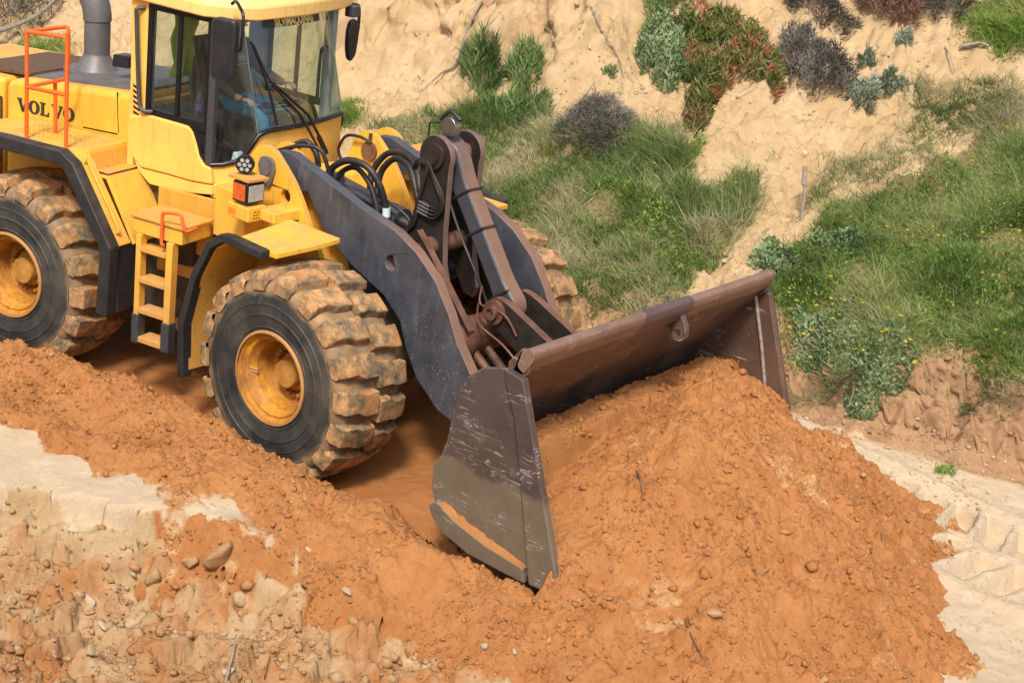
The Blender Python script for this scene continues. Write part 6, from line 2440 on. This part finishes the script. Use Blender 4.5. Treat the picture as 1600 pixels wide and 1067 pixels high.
ROCKS = [(141, 942, 24, (.95, .5, .6), 0, 1, 'bright pale sandstone lump, the whitest stone at the lower left'),
         (160, 978, 16, (1, .7, .6), 0, .6, 'small tan stone just below the whitest stone'),
         (141, 1020, 20, (.5, 1.1, .5), 0, .4, 'long upright tan stone below the whitest stone'),
         (352, 992, 17, (1, .8, .6), 0, .2, 'rounded tan clod in the middle of the lower left rubble'),
         (355, 1050, 17, (1, .8, .7), 0, .9, 'pale stone at the bottom edge near the grey twig'),
         (442, 1042, 19, (1, .8, .8), 0, .3, 'blocky tan clod at the bottom edge right of the pale stone'),
         (378, 935, 16, (.8, .8, 1), 0, .2, 'upright tan block under the broken crust edge'),
         (240, 905, 24, (1.2, .8, .7), .3, .1, 'wide tan clod below the broken face of the crust'),
         (345, 872, 34, (1.1, .8, .9), .4, 0, 'largest broken sandstone block, orange on its shaded side'),
         (300, 880, 24, (1, .9, .8), .3, 0, 'tan block wedged left of the largest broken block'),
         (208, 896, 13, (1, .8, .6), 0, 1, 'little white stone above the wide tan clod'),
         (757, 1008, 14, (1, .8, .5), 0, .9, 'flat pale flake at the lower edge of the orange ridge'),
         (803, 1018, 9, (1, .8, .5), 0, .9, 'smaller pale flake right of the larger one'),
         (540, 925, 17, (1.2, .8, .6), .2, .6, 'pale tan slab lying where ridge and rubble meet'),
         (470, 745, 14, (1, 1, .8), 1, 0, 'round orange clod on the ridge crest against the front tyre'),
         (585, 905, 12, (1, 1, .8), 1, 0, 'round orange clod half way down the ridge'),
         (1228, 832, 22, (1.2, .8, .6), 1, .3, 'large lumpy clod on the middle of the sand heap'),
         (1115, 957, 24, (1.2, .9, .6), .8, .5, 'yellowish smooth clod low on the sand heap'),
         (1045, 1020, 16, (.8, 1, .8), 1, .1, 'upright orange clod left of the dark roots on the heap'),
         (1015, 1022, 14, (1, 1, .8), 1, .1, 'orange clod left of the upright clod on the heap'),
         (1258, 243, 8, (1, 1, .9), 0, 1, 'small white stone on the path above the wooden stake'),
         (1131, 411, 9, (1, 1, .9), 0, .9, 'small pale stone on the path above the bucket rim')]
for i, (u, v, rpx, sh, og, pl, lab) in enumerate(ROCKS):
    p = hit_near(u, v) if v > 600 else hit(u, v)
    r_ = rpx / FPX * float((p - CAM) @ AX[2])
    V, F = chunk(2, 500 + i, 16)
    V = V * np.array(sh) * r_
    rz = Matrix.Rotation(random.uniform(0, 6), 3, 'Z')
    V = V @ np.array(rz).T
    name = 'stone' if pl > .35 else 'clod'
    col = np.tile(np.array([[og, pl, 0, 0]], np.float32), (len(V), 1))
    o = raw_mesh(name, V, F, SAND if og > .7 else EARTH, {'mask': col}, None, None, smooth=False)
    o.location = (p[0], p[1], p[2] + r_ * sh[2] * .25)
    tag(o, lab, name)


def near_twig(pts, r, lab, mat, name='twig', lift=.01):
    g = MB()
    P = []
    for k, (u, v, dz) in enumerate(pts):
        p = hit_near(u, v)
        P.append((p[0], p[1], p[2] + dz))
    g.tube(P, r, 6, 4, r2=r * .5)
    return tag(g.build(name, mat, None, smooth=60), lab, 'twig')


DROOT = m_plain('dark_root', (.15, .085, .045), .9, 0, .4, 30)
near_twig([(352, 1070, .02), (362, 1035, .05), (368, 1012, .10)], .010, 'bare grey twig sticking out of the rubble at the bottom edge', WOODG)
near_twig([(995, 738, .01), (1000, 755, .03), (1003, 778, .01)], .009, 'short dark root on the sand inside the bucket mouth', DROOT, 'root')
near_twig([(1070, 972, .03), (1080, 1000, .03), (1100, 1035, .02), (1110, 1066, .0)], .006, 'thin dark root hanging down the front of the heap', DROOT, 'root')
near_twig([(1074, 968, .03), (1082, 1010, .02), (1084, 1060, .0)], .0045, 'straight thin root beside the hanging dark root on the heap', DROOT, 'root')
near_twig([(1376, 838, .03), (1377, 850, .03)], .007, 'tiny dark root tip on the right flank of the heap', DROOT, 'root')
near_twig([(90, 1000, .02), (92, 1030, .02), (93, 1066, .02)], .006, 'thin brown stick at the bottom left corner', DROOT)

# things of one kind share a group
GROUPS = {'round_sage_bush': 'round sage bushes on the sand slope', 'green_succulent': 'green succulents below the cliff', 'small_herb': 'herb cushions beside the path',
          'weed': 'single weeds on bare ground', 'dry_thicket': 'dry thickets along the upper edge', 'stone': 'pale stones on the earth', 'clod': 'loose clods of earth',
          'root': 'roots sticking out of the heap', 'dead_root': 'roots hanging on the sand face', 'dead_branch': 'dead branches on the slope', 'dead_stick': 'dead sticks on the slope', 'twig': 'twigs in the rubble'}
for o in bpy.data.objects:
    k = o.name.split('.')[0]
    if o.parent is None and k in GROUPS:
        o['group'] = GROUPS[k]
